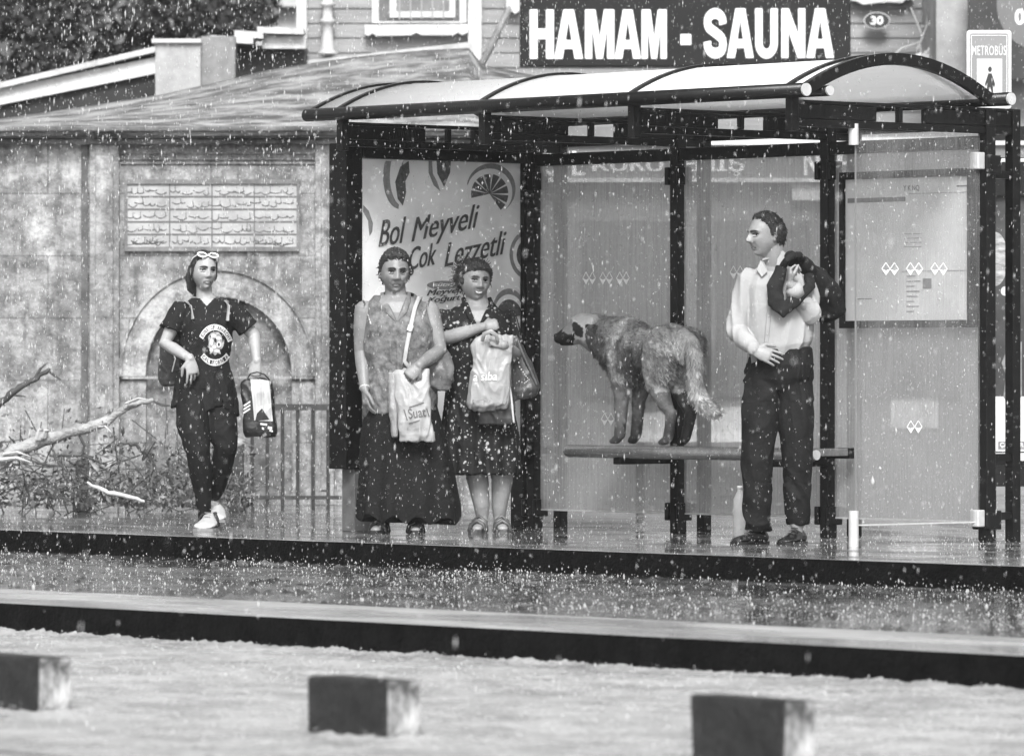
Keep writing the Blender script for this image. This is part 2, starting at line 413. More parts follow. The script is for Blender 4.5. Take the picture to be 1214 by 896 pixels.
# posts: front post A, rear post B, rungs
for i, x in enumerate(PX):
    X = sx(x); m = MB()
    m.box(X-.032, X+.032, -.035, .035, 0, 2.3)
    m.build('post', M_steel, sh, bevel=.004)
    m = MB(); m.box(X-.03, X+.03, .17, .23, 0, 2.3); m.build('rear_post', M_steel, sh, bevel=.004)
    for z in (.14, .45, 1.95):
        m = MB(); m.box(X-.018, X+.018, .035, .17, z-.02, z+.02); m.build('rung', M_steel, sh)
    for z in (.12, 2.0):
        for s_ in (-1, 1): MB().box(X+s_*.048-.014, X+s_*.048+.014, -.05, .05, z-.05, z+.05).build('glass_clamp', M_steel, sh, bevel=.006)
    # cantilever arm: two chords, end webs, a stud
    m = MB(); y0, y1 = -1.47, .23
    m.box(X-.022, X+.022, y0, y1, 2.165, 2.205); m.box(X-.018, X+.018, y0+.02, y1, 2.282, 2.302)
    m.box(X-.02, X+.02, y0+.0, y0+.62, 2.206, 2.281); m.box(X-.02, X+.02, -.48, y1-.01, 2.206, 2.281)
    m.box(X-.015, X+.015, -.68, -.65, 2.206, 2.281)
    m.box(X-.024, X+.024, y0-.002, y0+.05, 2.14, 2.34)
    m.build('roof_arm', M_steel, sh, bevel=.003)
# roof
def arc(n=22, y0=-1.5, y1=-.13, h=.185, zb=2.352):
    out = []
    for i in range(n+1):
        t = i/n; y = y0+(y1-y0)*t; out.append((y, zb + h*(1-(2*t-1)**2)))
    return out
A = arc()
vs = [(sx(x_l)+.02, y, z) for y, z in A]+[(sx(x_r)-.02, y, z) for y, z in A]
nA = len(A); vs += [(x, y, z-.008) for x, y, z in vs]
fs = []
for i in range(nA-1):
    fs.append((i, i+1, i+1+nA, i+nA)); fs.append((i+2*nA, i+nA+2*nA, i+1+nA+2*nA, i+1+2*nA))
fs += [(i, i+2*nA, i+1+2*nA, i+1) for i in range(nA-1)] + [(i+nA, i+nA+1, i+1+3*nA, i+3*nA) for i in range(nA-1)]
fs += [(0, nA, 3*nA, 2*nA), (nA-1, 3*nA-1, 4*nA-1, 2*nA-1)]
MB().add(vs, fs).build('roof_panel', M_roof, sh, smooth=True, recalc=True)
for nm, y, xa, xb, r in (('front_tube', -1.5, x_l, x_r, .036), ('inner_tube', -1.33, x_l+.2, x_r+.0, .028), ('rear_tube', .02, x_l, x_r, .036)):
    t = MB().tube([(sx(xa), y, 2.345), (sx(xb), y, 2.345)], r, 16, cap='flat').build(nm, M_steel, sh, smooth=False)
    for p in t.data.polygons: p.use_smooth = len(p.vertices) == 4
    MB().tube([(sx(xb)+.001, y, 2.345), (sx(xb)+.012, y, 2.345)], r*.92, 16, cap='flat').build('end_cap', M_chrome, t)
for x in (PX[0]-.0, PX[1], PX[2], PX[3]):
    pts = [Vector((sx(x), y, z+.010)) for y, z in A]
    m = MB()
    for a, b in zip(pts[:-1], pts[1:]): m.bar(a, b, .030, .014, (0,0,1))
    m.build('roof_rib', M_steel, sh)
m = MB(); pts = [Vector((sx(x_r)-.012, y, z-.012)) for y, z in A]
for a, b in zip(pts[:-1], pts[1:]): m.bar(a, b, .035, .062, (0,0,1))
m.build('end_arch', M_steel, sh)
m = MB(); pts = [Vector((sx(x_l)+.012, y, z-.002)) for y, z in A]
for a, b in zip(pts[:-1], pts[1:]): m.bar(a, b, .03, .03, (0,0,1))
m.build('end_arch', M_steel, sh)
m = MB(); m.box(sx(PX[0]), sx(PX[3]), -.028, .028, 2.085, 2.155); m.build('back_beam', M_steel, sh, bevel=.004); MB().box(sx(PX[0]), sx(PX[3]), .18, .22, 2.20, 2.24).build('back_beam', M_steel, sh, bevel=.004)
# glass panes
def pane_drops(gp_, f, n, seed):
    r2 = random.Random(seed); mb = MB()
    for k in range(n):
        p, nn, sz = f(r2.random(), r2.random()), None, .0022*math.exp(r2.gauss(0,.45)); x, y, z = p
        st_ = r2.choice((1,1,1,2.2))
        mb.add([(x,y,z+sz*st_),(x+sz,y,z),(x,y+sz*.6,z),(x-sz,y,z),(x,y-sz*.6,z),(x,y,z-sz*st_)], [(0,1,2),(0,2,3),(0,3,4),(0,4,1),(5,2,1),(5,3,2),(5,4,3),(5,1,4)])
    o_ = mb.build('water_drops', M_drop, gp_, smooth=True); o_['kind'] = 'stuff'
def w_logo(cx, cz, w, h):
    """double-diamond mark: outlined upper lozenges with filled lower chevrons, as an x-z outline list"""
    out = []
    for s in (-1, 1):
        c = cx+s*w*.25
        out.append([(c-w*.25, cz+h*.02), (c-w*.25, cz-h*.02), (c, cz-h*.5), (c+w*.25, cz-h*.02), (c+w*.25, cz+h*.02), (c, cz-h*.12)])
        for (a, b) in (((c-w*.25, cz), (c, cz+h*.5)), ((c, cz+h*.5), (c+w*.25, cz))):
            dx, dz = b[0]-a[0], b[1]-a[1]; L = math.hypot(dx, dz); nx, nz = -dz/L*.0022, dx/L*.0022
            out.append([(a[0]-nx, a[1]-nz), (b[0]-nx, b[1]-nz), (b[0]+nx, b[1]+nz), (a[0]+nx, a[1]+nz)])
    return out
def zline(px, py, Y): return onY(px, py, Y).z
for i in range(3):
    a, b = sx(PX[i])+.055, sx(PX[i+1])-.055
    gp = MB().box(a, b, -.005, .005, .115, 2.10).build('glass_pane', M_glass, sh)
    m = MB(); m.box(a, b, -.008, .008, .105, .114); m.build('pane_edge', M_chrome, gp)
    pane_drops(gp, lambda u, v, a=a, b=b: (a+(b-a)*u, -.007, .12+1.97*v), 1500, i)
    logos = {0: [(698,330),(718,330),(738,330),(720,497)], 1: [(873,323)], 2: []}[i]
    if logos:
        for (lx, lz) in logos:
            m = MB(); p = onY(lx, lz, -.01)
            for o_ in w_logo(sx(p.x), p.z, .108, .072): m.prism(o_, -.0075, -.0065)
            m.build('glass_emblem', M_logo, gp)
# right end glass, square to the street
XE = sx(PX[3])
M_glass2 = glass_mat('thin_streaked_glass', .14, 30, .50, .95, .46)
gp = MB().box(XE-.005, XE+.005, -.985, -.06, .115, 2.16).build('end_glass', M_glass2, sh)
MB().box(XE-.006, XE+.006, -.985, -.06, .107, .114).build('pane_edge', M_chrome, gp)
MB().box(XE-.006, XE+.006, -.9865, -.985, .115, 2.16).build('pane_edge', mat('glass_edge_grey', .22, .3), gp)
m = MB()
for (lx, lz, wl_) in ((1054,319,.1),(1083,319,.1),(1112,319,.1),(1083,506,.09)):
    # on the plane x = PX[3]: solve the row position
    best = min(((abs(607+F*((PX[3]-CX)*CP+(y-CY)*SP)/(-(PX[3]-CX)*SP+(y-CY)*CP)-lx), y) for y in np.arange(-1,0,.002)))
    y = best[1]; d = -(PX[3]-CX)*SP+(y-CY)*CP
    z = CAMH+(HOR-lz)/F*d
    m = MB()
    for o_ in w_logo(y, z, wl_*1.25, .066): m.prism(o_, XE+.007, XE+.008, axis='x')
    m.build('glass_emblem', M_logo, gp)
pane_drops(gp, lambda u, v: (XE+.007, -.98+.91*u, .12+2.03*v), 1300, 9)
for z0, z1 in ((.0, .185), (2.08, 2.19)):
    t = MB().tube([(XE, -1.0, z0), (XE, -1.0, z1)], .026, 16, cap='flat').build('glass_foot', M_chrome, sh, smooth=False)
for z in (.13, 2.02):
    MB().box(XE-.03, XE+.03, -.10, -.045, z-.045, z+.045).build('glass_clamp', M_chrome, sh, bevel=.006)
# timetable case on the back wall
ta, tb = onY(997,218,-.03), onY(1160,388,-.03)
tx0, tx1, tz1, tz0 = sx(ta.x), sx(tb.x), 1.985, 1.14
tc_ = MB()
tc_.box(tx0, tx1, -.045, -.006, tz0, tz0+.04); tc_.box(tx0, tx1, -.045, -.006, tz1-.04, tz1)
tc_.box(tx0, tx0+.03, -.045, -.006, tz0+.04, tz1-.04); tc_.box(tx1-.07, tx1, -.045, -.006, tz0+.04, tz1-.04)
case = tc_.build('timetable_case', M_steel, sh)
M_paper = mat('pale_paper', .72, .6, .08, 5)
M_ink = mat('faded_ink', .22, .7)
pp = MB().box(tx0+.03, tx1-.07, -.025, -.012, tz0+.04, tz1-.04).build('timetable_sheet', M_paper, case)
m = MB(); ww = tx1-tx0
def ink(u0, u1, v0, v1): m.box(tx0+.03+u0*(ww-.1), tx0+.03+u1*(ww-.1), -.0275, -.0265, tz0+.04+v0*.77, tz0+.04+v1*.77)
text_fit(m, 'Y K NQ', tx0+.47, tx0+.59, tz0+.73, tz0+.765, -.0275, .02)
ink(.02,.49,.83,.862)
for k in range(9): ink(.50, .50+random.uniform(.06,.14), .34-.035*k, .345-.035*k)
for k in range(4): ink(.48, .62, .60-.03*k, .604-.03*k)
ink(.10,.22,.15,.157); ink(.52,.98,.88,.883); ink(.46,.98,.34,.343); ink(.9,.99,.92,.93)
ink(.63,.70,.22,.29)
m.build('timetable_print', M_ink, pp)
# ---- bench
bn = thing('bench', 'narrow metal shelter bench with round front edge, the dog stands on it', 'bench', (PX[1], 0, 0))
ftx0, ftx1 = sx(XY(675,-.46)), sx(XY(962,-.46)); rx1 = sx(XY(1003,-.12))
ZB = zline(800, 529, -.46)
t = MB().tube([(ftx0,-.46,ZB-.035),(ftx1,-.46,ZB-.035)], .036, 18, cap='round').build('front_rail', M_seat, bn, smooth=True)
MB().tube([(ftx1+.03,-.46,ZB-.035),(ftx1+.042,-.46,ZB-.035)], .027, 14, cap='flat').build('end_cap', M_chrome, t)
MB().box(ftx0+.03, rx1, -.44, -.10, ZB-.045, ZB-.004).build('seat', M_seat, bn, bevel=.006)
MB().box(ftx1-.25, rx1+.005, -.10, -.06, ZB-.06, ZB-.002).build('rear_rail', M_steel, bn, bevel=.004)
for x in (PX[1], PX[2]):
    X = sx(x); MB().box(X-.03, X+.03, -.47, -.036, ZB-.105, ZB-.046).build('bracket', M_steel, bn, bevel=.004)
# ---- advertising case at the shelter's left end (square to the street)
def on_line(px, x0, y0):
    """Y on the vertical plane X = x0 seen at column px"""
    k = (px-607)/F; a = x0-CX
    # px: k = (a*CP + b*SP)/(-a*SP + b*CP)
    b = (k*(-a*SP) - a*CP)/(SP - k*CP)
    return b+CY, -a*SP+b*CP
XA = PX[0]-.16
yR, dR = on_line(641, XA, 0); yL, dL = on_line(410, XA, 0)
ad = thing('advert_case', 'tall black advertising case with fruit yogurt poster at shelter left end', 'advertising case', (XA, yR, 0))
D = yL-yR                          # negative: towards the street
def adz(py, px): 
    y, d = on_line(px, XA, 0); return CAMH+(HOR-py)/F*d
zt, zb = adz(177, 640), adz(556, 410)
py0, py1 = on_line(430, XA, 0)[0]-yR, on_line(621, XA, 0)[0]-yR
pz0, pz1 = zb+.10, adz(190, 500)
m = MB()
m.box(-.15, 0, py1, 0, zb, zt); m.box(-.15, 0, D, py0, zb, zt); m.box(-.15, 0, py0, py1, pz1, zt); m.box(-.15, 0, py0, py1, zb, pz0)
m.box(-.15, -.04, py0, py1, pz0, pz1)
fr_ = m.build('case_frame', M_steel, ad, bevel=.006)
MB().box(-.13, -.02, -.12, -.03, 0, zb).build('leg', M_steel, ad, bevel=.004)
MB().box(-.13, -.02, D+.08, D+.3, 0, zb).build('leg', mat('grey_steel_leg', .16, .4, .2, 10, metal=.4), ad, bevel=.004)
MB().box(-.10, -.03, D+.2, -.12, zt+.004, zt+.018).build('top_strip', M_chrome, ad)
M_post = mat('poster_paper', .66, .45, 0, 2.2, v2=.90, detail=3)
pn = MB().box(-.039, -.03, py0+.001, py1-.001, pz0+.001, pz1-.001).build('poster', M_post, ad)
M_inkd = mat('poster_ink', .06, .5); M_fr1 = mat('fruit_flesh_print', .09, .5, .45, 60); M_fr2 = mat('fruit_pith_print', .78, .5); M_fr3 = mat('fruit_rind_print', .24, .5, .2, 30)
def PP(px, py):
    """poster point -> (y, z) local"""
    y, d = on_line(px, XA-.03, 0); return (y-yR, CAMH+(HOR-py)/F*d)
def poly_on(mb, pts, lift):
    n = len(pts); q = [PP(*p) for p in pts]
    mb.prism([(a, b) for a, b in q], -.03+lift-.0012, -.03+lift, axis='x')
def clip_outline(cx, cy, rx, ry, a0, a1, n=26, rot=0):
    o = []
    for i in range(n+1):
        t = R(a0+(a1-a0)*i/n); x, y = rx*math.cos(t), ry*math.sin(t)
        o.append((cx+x*math.cos(rot)-y*math.sin(rot), cy+x*math.sin(rot)+y*math.cos(rot)))
    return o
def clampP(pts): return [(min(max(x,430.5),620), max(y,191)) for x, y in pts]
class Piece:
    def __init__(s, nm, mm): s.nm, s.mm, s.m = nm, mm, MB()
    def done(s):
        if s.m.v: s.m.build(s.nm, s.mm, pn, recalc=True); s.m = MB()
ri, pi_, fl = Piece('fruit_rind', M_fr3), Piece('fruit_pith', M_fr2), Piece('fruit_flesh', M_fr1)
_po = poly_on
def poly_on(mb, pts, lift, keep=False):
    if isinstance(mb, Piece):
        if not keep: mb.done()
        _po(mb.m, pts, lift)
    else: _po(mb, pts, lift)
# whole slice top right, bitten at lower left
poly_on(ri, clampP(clip_outline(582,224,29,30,-170,60)), .0015)
poly_on(pi_, clampP(clip_outline(580,228,27,28,-200,65)+[(578,240)]), .003)
for k in range(9):
    a0 = -195+k*28; poly_on(fl, clampP([(580,230)]+clip_outline(580,230,22,23.5,a0+3,a0+25,6)), .0045, k > 0)
# two cut wedges at the top
poly_on(ri, clampP(clip_outline(474,210,20,38,95,265)+[(478,190)]), .0015)
poly_on(pi_, clampP(clip_outline(477,208,15,36,95,265)), .003)
poly_on(fl, clampP([(484,191),(474,198),(468,216),(471,236),(477,244),(481,228),(480,215),(485,205)]), .0045)
poly_on(ri, clampP([(508,191),(508,205),(514,220),(522,227),(516,210),(513,191)]), .0015)
poly_on(pi_, clampP([(512,191),(513,206),(523,225),(529,221),(521,205),(518,191)]), .003)
poly_on(fl, clampP([(517,191),(518,206),(526,222),(529,214),(533,205),(534,191)]), .0045)
# left edge and right edge slices
poly_on(ri, clampP([(430.5,243),(437,250),(442,265),(441,275),(438,280),(436,262),(430.5,252)]), .0015)
poly_on(pi_, clampP([(430.5,252),(436,262),(437,282),(433,288),(430.5,276)]), .003)
poly_on(ri, clampP(clip_outline(628,302,24,30,90,270)), .0015); poly_on(pi_, clampP(clip_outline(630,302,22,26,90,270)), .003)
poly_on(fl, clampP(clip_outline(632,302,20,22,90,270)), .0045)
poly_on(ri, clampP(clip_outline(603,372,20,30,180,350)), .0015); poly_on(pi_, clampP(clip_outline(603,375,18,26,180,350)), .003); poly_on(fl, clampP(clip_outline(603,378,16,23,180,350)), .0045)
for p_ in (ri, pi_, fl): p_.done()
def ptext(s, x0, x1, y0, y1, slope, m_, off=.01, shear=.35):
    """lettering on the poster; photograph columns x0..x1, baseline y0 at x0, height y0-y1"""
    def f(x, z):
        t = (x-x0)/(x1-x0); yy = y0 + slope*(x-x0) - z*(y0-y1)
        a, b = PP(x, yy); return (-.03+.0055, a, b)
    mb = MB(); v, f_ = text_raw(s, 0, shear)
    a = np.array(v); mn, mx = a.min(0), a.max(0); a = (a-mn)/(mx-mn)
    mb.add([f(x0+u*(x1-x0), w) for u, w in a], f_)
    if off > .004:
        for j_, dx_ in ((1,.5),(2,1.0)):
            mb.add([(q_[0]+.0004*j_, q_[1], q_[2]) for q_ in [f(x0+dx_*(x1-x0)/max(1,(x1-x0))*.75+u*(x1-x0), w) for u, w in a]], f_)
    return mb.build('poster_lettering', m_, pn)
ptext('Bol', 448, 480, 293, 262, -.16, M_inkd, .008); ptext('Meyveli', 487, 567, 296, 259, -.22, M_inkd, .008)
ptext('Çok', 484, 516, 327, 294, -.22, M_inkd, .008); ptext('Lezzetli', 526, 599, 317, 289, -.22, M_inkd, .008)
mb = MB(); poly_on(mb, clip_outline(526,338,20,5.2,0,360), .002); mb.build('poster_badge', M_fr3, pn, recalc=True)
ptext('sütaş', 513, 538, 341, 335.5, -.02, M_fr2, .02); ptext('Meyveli', 505, 548, 353, 344, -.1, M_inkd, .005); ptext('Yoğurt', 508, 545, 361, 352, -.1, M_inkd, .005)
ad['category'] = 'advertising case'
# ================================================================== BACKGROUND (real size, 38 m and farther)
def stone_mat(name, v, v2, block=(1.1,.42), var=.5, joint=.2, mortar=.007):
    m = bpy.data.materials.new(name); m.use_nodes = True; n, l, b = nodes_of(m)
    tc = n.new('ShaderNodeTexCoord')
    sp = n.new('ShaderNodeSeparateXYZ'); cb = n.new('ShaderNodeCombineXYZ'); l.new(tc.outputs['Object'], sp.inputs[0])
    l.new(sp.outputs['X'], cb.inputs['X']); l.new(sp.outputs['Z'], cb.inputs['Y'])
    br = n.new('ShaderNodeTexBrick'); br.inputs['Scale'].default_value = 1; br.inputs['Brick Width'].default_value = block[0]; br.inputs['Row Height'].default_value = block[1]
    br.inputs['Mortar Size'].default_value = mortar; br.inputs['Mortar Smooth'].default_value = .6; br.inputs['Bias'].default_value = 0
    br.inputs['Color1'].default_value = (v*.82,)*3+(1,); br.inputs['Color2'].default_value = (v*1.15,)*3+(1,); br.inputs['Mortar'].default_value = (joint,)*3+(1,)
    l.new(cb.outputs[0], br.inputs['Vector'])
    def nz(sc, det, rgh=.65, off=0):
        mp = n.new('ShaderNodeMapping'); mp.inputs['Location'].default_value = (off,off,off); l.new(tc.outputs['Object'], mp.inputs[0])
        t = n.new('ShaderNodeTexNoise'); t.inputs['Scale'].default_value = sc; t.inputs['Detail'].default_value = det; t.inputs['Roughness'].default_value = rgh; l.new(mp.outputs[0], t.inputs[0]); return t.outputs['Fac']
    def ramp(src, p0, c0, p1, c1):
        r = n.new('ShaderNodeValToRGB'); r.color_ramp.elements[0].position = p0; r.color_ramp.elements[0].color = (c0,)*3+(1,)
        r.color_ramp.elements[1].position = p1; r.color_ramp.elements[1].color = (c1,)*3+(1,); l.new(src, r.inputs[0]); return r.outputs[0]
    def mul(a, c):
        x = n.new('ShaderNodeMix'); x.data_type = 'RGBA'; x.blend_type = 'MULTIPLY'; x.inputs[0].default_value = 1; l.new(a, x.inputs[6]); l.new(c, x.inputs[7]); return x.outputs[2]
    c = mul(br.outputs[0], ramp(nz(1.6, 8, .7), .38, 1-var, .6, 1.15))
    c = mul(c, ramp(nz(9, 10, .75, 5), .40, .55, .55, 1.08))
    c = mul(c, ramp(nz(38, 4, .7, 9), .33, .7, .5, 1.0))
    mp = n.new('ShaderNodeMapping'); mp.inputs['Scale'].default_value = (5,5,.5); l.new(tc.outputs['Object'], mp.inputs[0])
    ts_ = n.new('ShaderNodeTexNoise'); ts_.inputs['Scale'].default_value = 1.3; ts_.inputs['Detail'].default_value = 9; ts_.inputs['Roughness'].default_value = .72; l.new(mp.outputs[0], ts_.inputs[0])
    c = mul(c, ramp(ts_.outputs['Fac'], .40, .66, .54, 1.05)); c = mul(c, ramp(nz(3.6, 12, .8, 21), .44, .60, .53, 1.0))
    l.new(c, b.inputs['Base Color']); b.inputs['Roughness'].default_value = .6
    bp = n.new('ShaderNodeBump'); bp.inputs['Strength'].default_value = .6; bp.inputs['Distance'].default_value = .03
    l.new(nz(12, 8), bp.inputs['Height']); l.new(bp.outputs[0], b.inputs['Normal'])
    return m
M_stone = stone_mat('old_limestone', .36, .5)
M_stone2 = stone_mat('pale_limestone', .38, .5, (3,3), .35, .3, .004)
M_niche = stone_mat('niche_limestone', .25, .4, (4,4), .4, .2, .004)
M_lead = mat('weathered_lead_roof', .07, .6, 0, 3.2, 1.0, 16, v2=.34, detail=15, stretch=(1,.8,2.0), lo=.40, hi=.60)
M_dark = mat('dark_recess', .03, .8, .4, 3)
M_white = mat('white_painted_wood', .55, .5, .15, 12)
D0 = 38.4
fr = Fr(250, D0); wallr = fthing('stone_wall', 'old limestone wall with an arched niche and heavy cornice behind the girl', 'stone wall', fr)
q = lambda px, py, dy=0: fr.p(px, py, dy)
xl, xr = q(-160,0).x, q(642,0).x
zt = q(0,168).z
# wall face with the niche opening cut as an outline: left block, right block, spandrel
na, nb = q(173,0).x, q(346,0).x
def arch_pts(pxl, pxr, pyspring, pytop, n=24, point=.12):
    o = []; xa, xb = q(pxl,0).x, q(pxr,0).x; zs, zt_ = q(0,pyspring).z, q(0,pytop).z
    for i in range(n+1):
        t = math.pi - math.pi*i/n; c, s_ = math.cos(t), math.sin(t)
        z = zs+(zt_-zs)*(abs(s_)**(.92))*(1-point*0); o.append(((xa+xb)/2+(xb-xa)/2*c, z))
    return o
ar = arch_pts(173,346,446,352)
m = MB()
m.prism([(xl,0),(na,0),(na,ar[0][1])]+ar[1:-1]+[(nb,ar[-1][1]),(nb,0),(xr,0),(xr,zt),(xl,zt)], 0, .35)
m.build('wall_face', M_stone, wallr, recalc=True)
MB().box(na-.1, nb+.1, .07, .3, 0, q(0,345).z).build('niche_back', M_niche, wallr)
def band(o1, o2, y0, y1):
    m = MB(); n = len(o1)
    for i in range(n-1):
        a, b, c, d = o1[i], o1[i+1], o2[i+1], o2[i]
        m.add([(p[0], y, p[1]) for y in (y0, y1) for p in (a,b,c,d)], [(0,1,2,3),(7,6,5,4),(0,4,5,1),(2,6,7,3),(1,5,6,2),(3,7,4,0)])
    return m
o_out = arch_pts(141,374,446,318); o_in = arch_pts(173,346,446,352)
band(o_in, o_out, -.035, .02).build('arch_ring', M_stone2, wallr, recalc=True)
o_g1 = arch_pts(145,371,446,321); band(o_g1, o_out, -.055, -.034).build('arch_moulding', M_stone, wallr, recalc=True)
for nm, a, b, dz in (('pilaster',107,142,0),('pilaster',374,396,0)):
    m = MB(); x0, x1 = q(a,0).x, q(b,0).x
    m.box(x0, x1, -.06, 0, 0, zt-.02); m.box(x0+.04, x1-.04, -.075, -.06, .1, zt-.1)
    m.build(nm, M_stone2, wallr, bevel=.006)
m = MB(); x0 = q(100,0).x; m.box(x0-.02, x0+.025, -.02, .01, 0, zt-.02); m.build('drain_groove', mat('stained_joint', .10, .8, .5, 6), wallr)
# frieze lines and cornice
m = MB(); m.box(xl, xr, -.10, 0, q(0,172).z, q(0,165).z); m.box(xl, xr, -.17, 0, q(0,164.8).z, q(0,158).z); m.box(xl, xr, -.24, .1, q(0,157.8).z, q(0,151).z)
m.build('cornice', mat('dark_cornice', .03, .6, 0, 3, .6, 20, v2=.22, detail=9), wallr, bevel=.01)  # cornice darker than the wall face, mottled at random
for py in (181,188,193): MB().box(q(118,0).x, q(388,0).x, -.018, 0, q(0,py+1.6).z, q(0,py).z).build('frieze_moulding', M_stone2, wallr)
# ledge inside the niche and horizontal course
m = MB(); m.box(q(143,0).x, q(375,0).x, -.03, 0.0, q(0,449).z, q(0,446).z); m.build('string_course', M_stone, wallr)
# inscription panel
fi = MB(); i0, i1, iz0, iz1 = q(148,0).x, q(355,0).x, q(0,298).z, q(0,213).z
fi.box(i0, i1, -.03, 0, iz0, iz0+.03); fi.box(i0, i1, -.03, 0, iz1-.03, iz1); fi.box(i0, i0+.018, -.03, 0, iz0+.03, iz1-.03); fi.box(i1-.018, i1, -.03, 0, iz0+.03, iz1-.03)
ip = fi.build('inscription_frame', mat('dark_worn_frame', .07, .6, 0, 7, v2=.2, detail=8), wallr)
MB().box(i0+.018, i1-.018, -.012, 0.001, iz0+.03, iz1-.03).build('inscription_slab', mat('inscribed_marble', .24, .6, 0, 5, v2=.42, detail=8), ip)
m = MB(); W_, H_ = i1-i0-.036, iz1-iz0-.06
for r in range(1,5): z = iz0+.03+H_*r/5; m.box(i0+.02, i1-.02, -.017, -.012, z-.005, z+.005)
for c in range(1,4): x = i0+.018+W_*c/4; m.box(x-.004, x+.004, -.018, -.012, iz0+.031, iz1-.031)
m.build('inscription_rules', mat('groove_grey', .12, .6), ip)
m = MB(); rr = random.Random(3)
for r in range(5):
    for c in range(4):
        x0, z0 = i0+.018+W_*c/4, iz0+.03+H_*r/5; w, h = W_/4, H_/5
        dens = 2.3 if (r == 0 and c in (0,3)) else 1
        x = x0+w-.02
        while x > x0+.03:
            L = rr.uniform(.03,.085); zb_ = z0+h*rr.uniform(.25,.55); dep = rr.uniform(.006,.02)
            pts = [(x-L*t, zb_-dep*math.sin(math.pi*t)+rr.uniform(-.001,.001)) for t in (0,.25,.5,.75,1)]
            for a, b in zip(pts[:-1], pts[1:]): m.bar((a[0],-.0125,a[1]), (b[0],-.0125,b[1]), .003, rr.uniform(.005,.010), (0,0,1))
            if rr.random() < .6: m.bar((x-L*.1,-.0125,zb_), (x-L*.1+rr.uniform(-.006,.006),-.0125,zb_+rr.uniform(.02,.04)), .003, .0045, (1,0,0))
            for _ in range(int(rr.random()*2.6*dens)):
                a, b = x-rr.uniform(0,L), z0+h*rr.uniform(.15,.85); m.box(a, a+.006, -.014, -.012, b, b+.005)
            x -= L*rr.uniform(.7,1.15)/dens
m.build('inscription_script', mat('script_grey', .09, .7), ip)
# roof slab of the stone building rising behind the cornice
prof = [(-160,158),(0,141),(100,127),(190,112),(250,100),(320,84),(380,74),(440,66),(500,60),(556,57),(572,78),(642,90)]
m = MB(); vs = []
rows = 9
for j in range(rows+1):
    t = j/rows; dy = -.2+5.0*t
    for (px_, py_) in prof:
        yt = (1-t)**1.25*(151-py_)+py_
        p = q(px_, yt, dy); p.x += 0; vs.append(p + Vector((0,0,.02*noise.noise(Vector((px_*.03, j*1.1, 0))))))
n_ = len(prof); fs = [(j*n_+i, j*n_+i+1, (j+1)*n_+i+1, (j+1)*n_+i) for j in range(rows) for i in range(n_-1)]
o = m.add(vs, fs).build('roof', M_lead, wallr, smooth=True)
so = o.modifiers.new('s','SOLIDIFY'); so.thickness = .06
# seams, moss ridges on that roof
m = MB()
for px_, dy0, dy1 in ((150,.2,2.2),(232,.2,3),(330,.3,3.4),(430,.3,3.8),(520,.5,4)):
    pass
# ---- iron railing by the wall
fr = Fr(350, 37.4); t = fthing('iron_railing', 'low iron railing with upright bars in front of the stone wall', 'railing', fr)
M_iron = mat('weathered_iron', .035, .5, .4, 20)
a, b = fr.p(290,481), fr.p(405,481)
MB().box(a.x, b.x, -.02, .02, a.z-.03, a.z+.012).build('top_rail', M_iron, t); MB().box(a.x, b.x, -.015, .015, .06, .085).build('bottom_rail', M_iron, t)
for px_ in range(299, 400, 18):
    x = fr.p(px_,0).x; MB().tube([(x,0,0),(x,0,a.z-.03)], .012, 8, cap='flat').build('upright', M_iron, t)
# ---- bollards
M_bol = mat('dark_cast_iron', .03, .5, .5, 12)
for px_, pyt, lab in ((97,545,'dark square-based bollard among the fallen branches'),(282,520,'dark bollard with pale rounded cap behind the walking girl')):
    fr = Fr(px_, 36.6); t = fthing('bollard', lab, 'bollard', fr, 'bollards along the back of the pavement')
    z = fr.p(px_, pyt).z
    MB().box(-.055, .055, -.055, .055, 0, .115).build('base', M_bol, t, bevel=.008); MB().box(-.04, .04, -.04, .04, .115, z-.03).build('shaft', M_bol, t, bevel=.01)
    MB().ball((0,0,z-.03), (.048,.048,.035)).build('cap', mat('pale_cap', .3, .4) if px_ > 200 else M_bol, t, smooth=True)
# ---- fallen branches and leaf litter
M_bark = mat('stripped_pale_bark', .14, .6, 0, 7, .8, 40, v2=.42, detail=8, stretch=(1,1,2)); M_twig = mat('dark_twig', .05, .7, .4, 10)
M_split = mat('fresh_split_wood', .50, .6, .12, 20)
def branch(name, label, d, pts, rads, m_, splits=(), twigs=(), dys=None):
    fr = Fr(pts[0][0], d, 0); t = fthing(name, label, 'branch', fr)
    P = [fr.p(a, b, (dys or [0]*9)[i]) for i, (a, b) in enumerate(pts)]
    # resample and roughen
    Q, RR = [], []
    for i in range(len(P)-1):
        for k in range(5):
            u = k/5; Q.append(P[i].lerp(P[i+1], u)+Vector([random.uniform(-.006,.006) for _ in range(3)])); RR.append((rads[i]*(1-u)+rads[i+1]*u)*random.uniform(.85,1.15))
    Q.append(P[-1]); RR.append(rads[-1])
    MB().tube(Q, RR, 10).build('limb', m_, t, smooth=True)
    for (a, b, c, e, w) in splits:
        u, v = fr.p(a, b, -.06), fr.p(c, e, -.1); md = (u+v)/2+Vector((0,0,.02))
        MB().tube([u, md, v], [w, w*.8, .003], 7, flat=(0,0,1), ff=.5).build('splinter', M_split, t)
    for tw in twigs:
        MB().tube([fr.p(a, b) for a, b in tw], [.009]*(len(tw)-1)+[.004], 7).build('twig', M_twig, t)
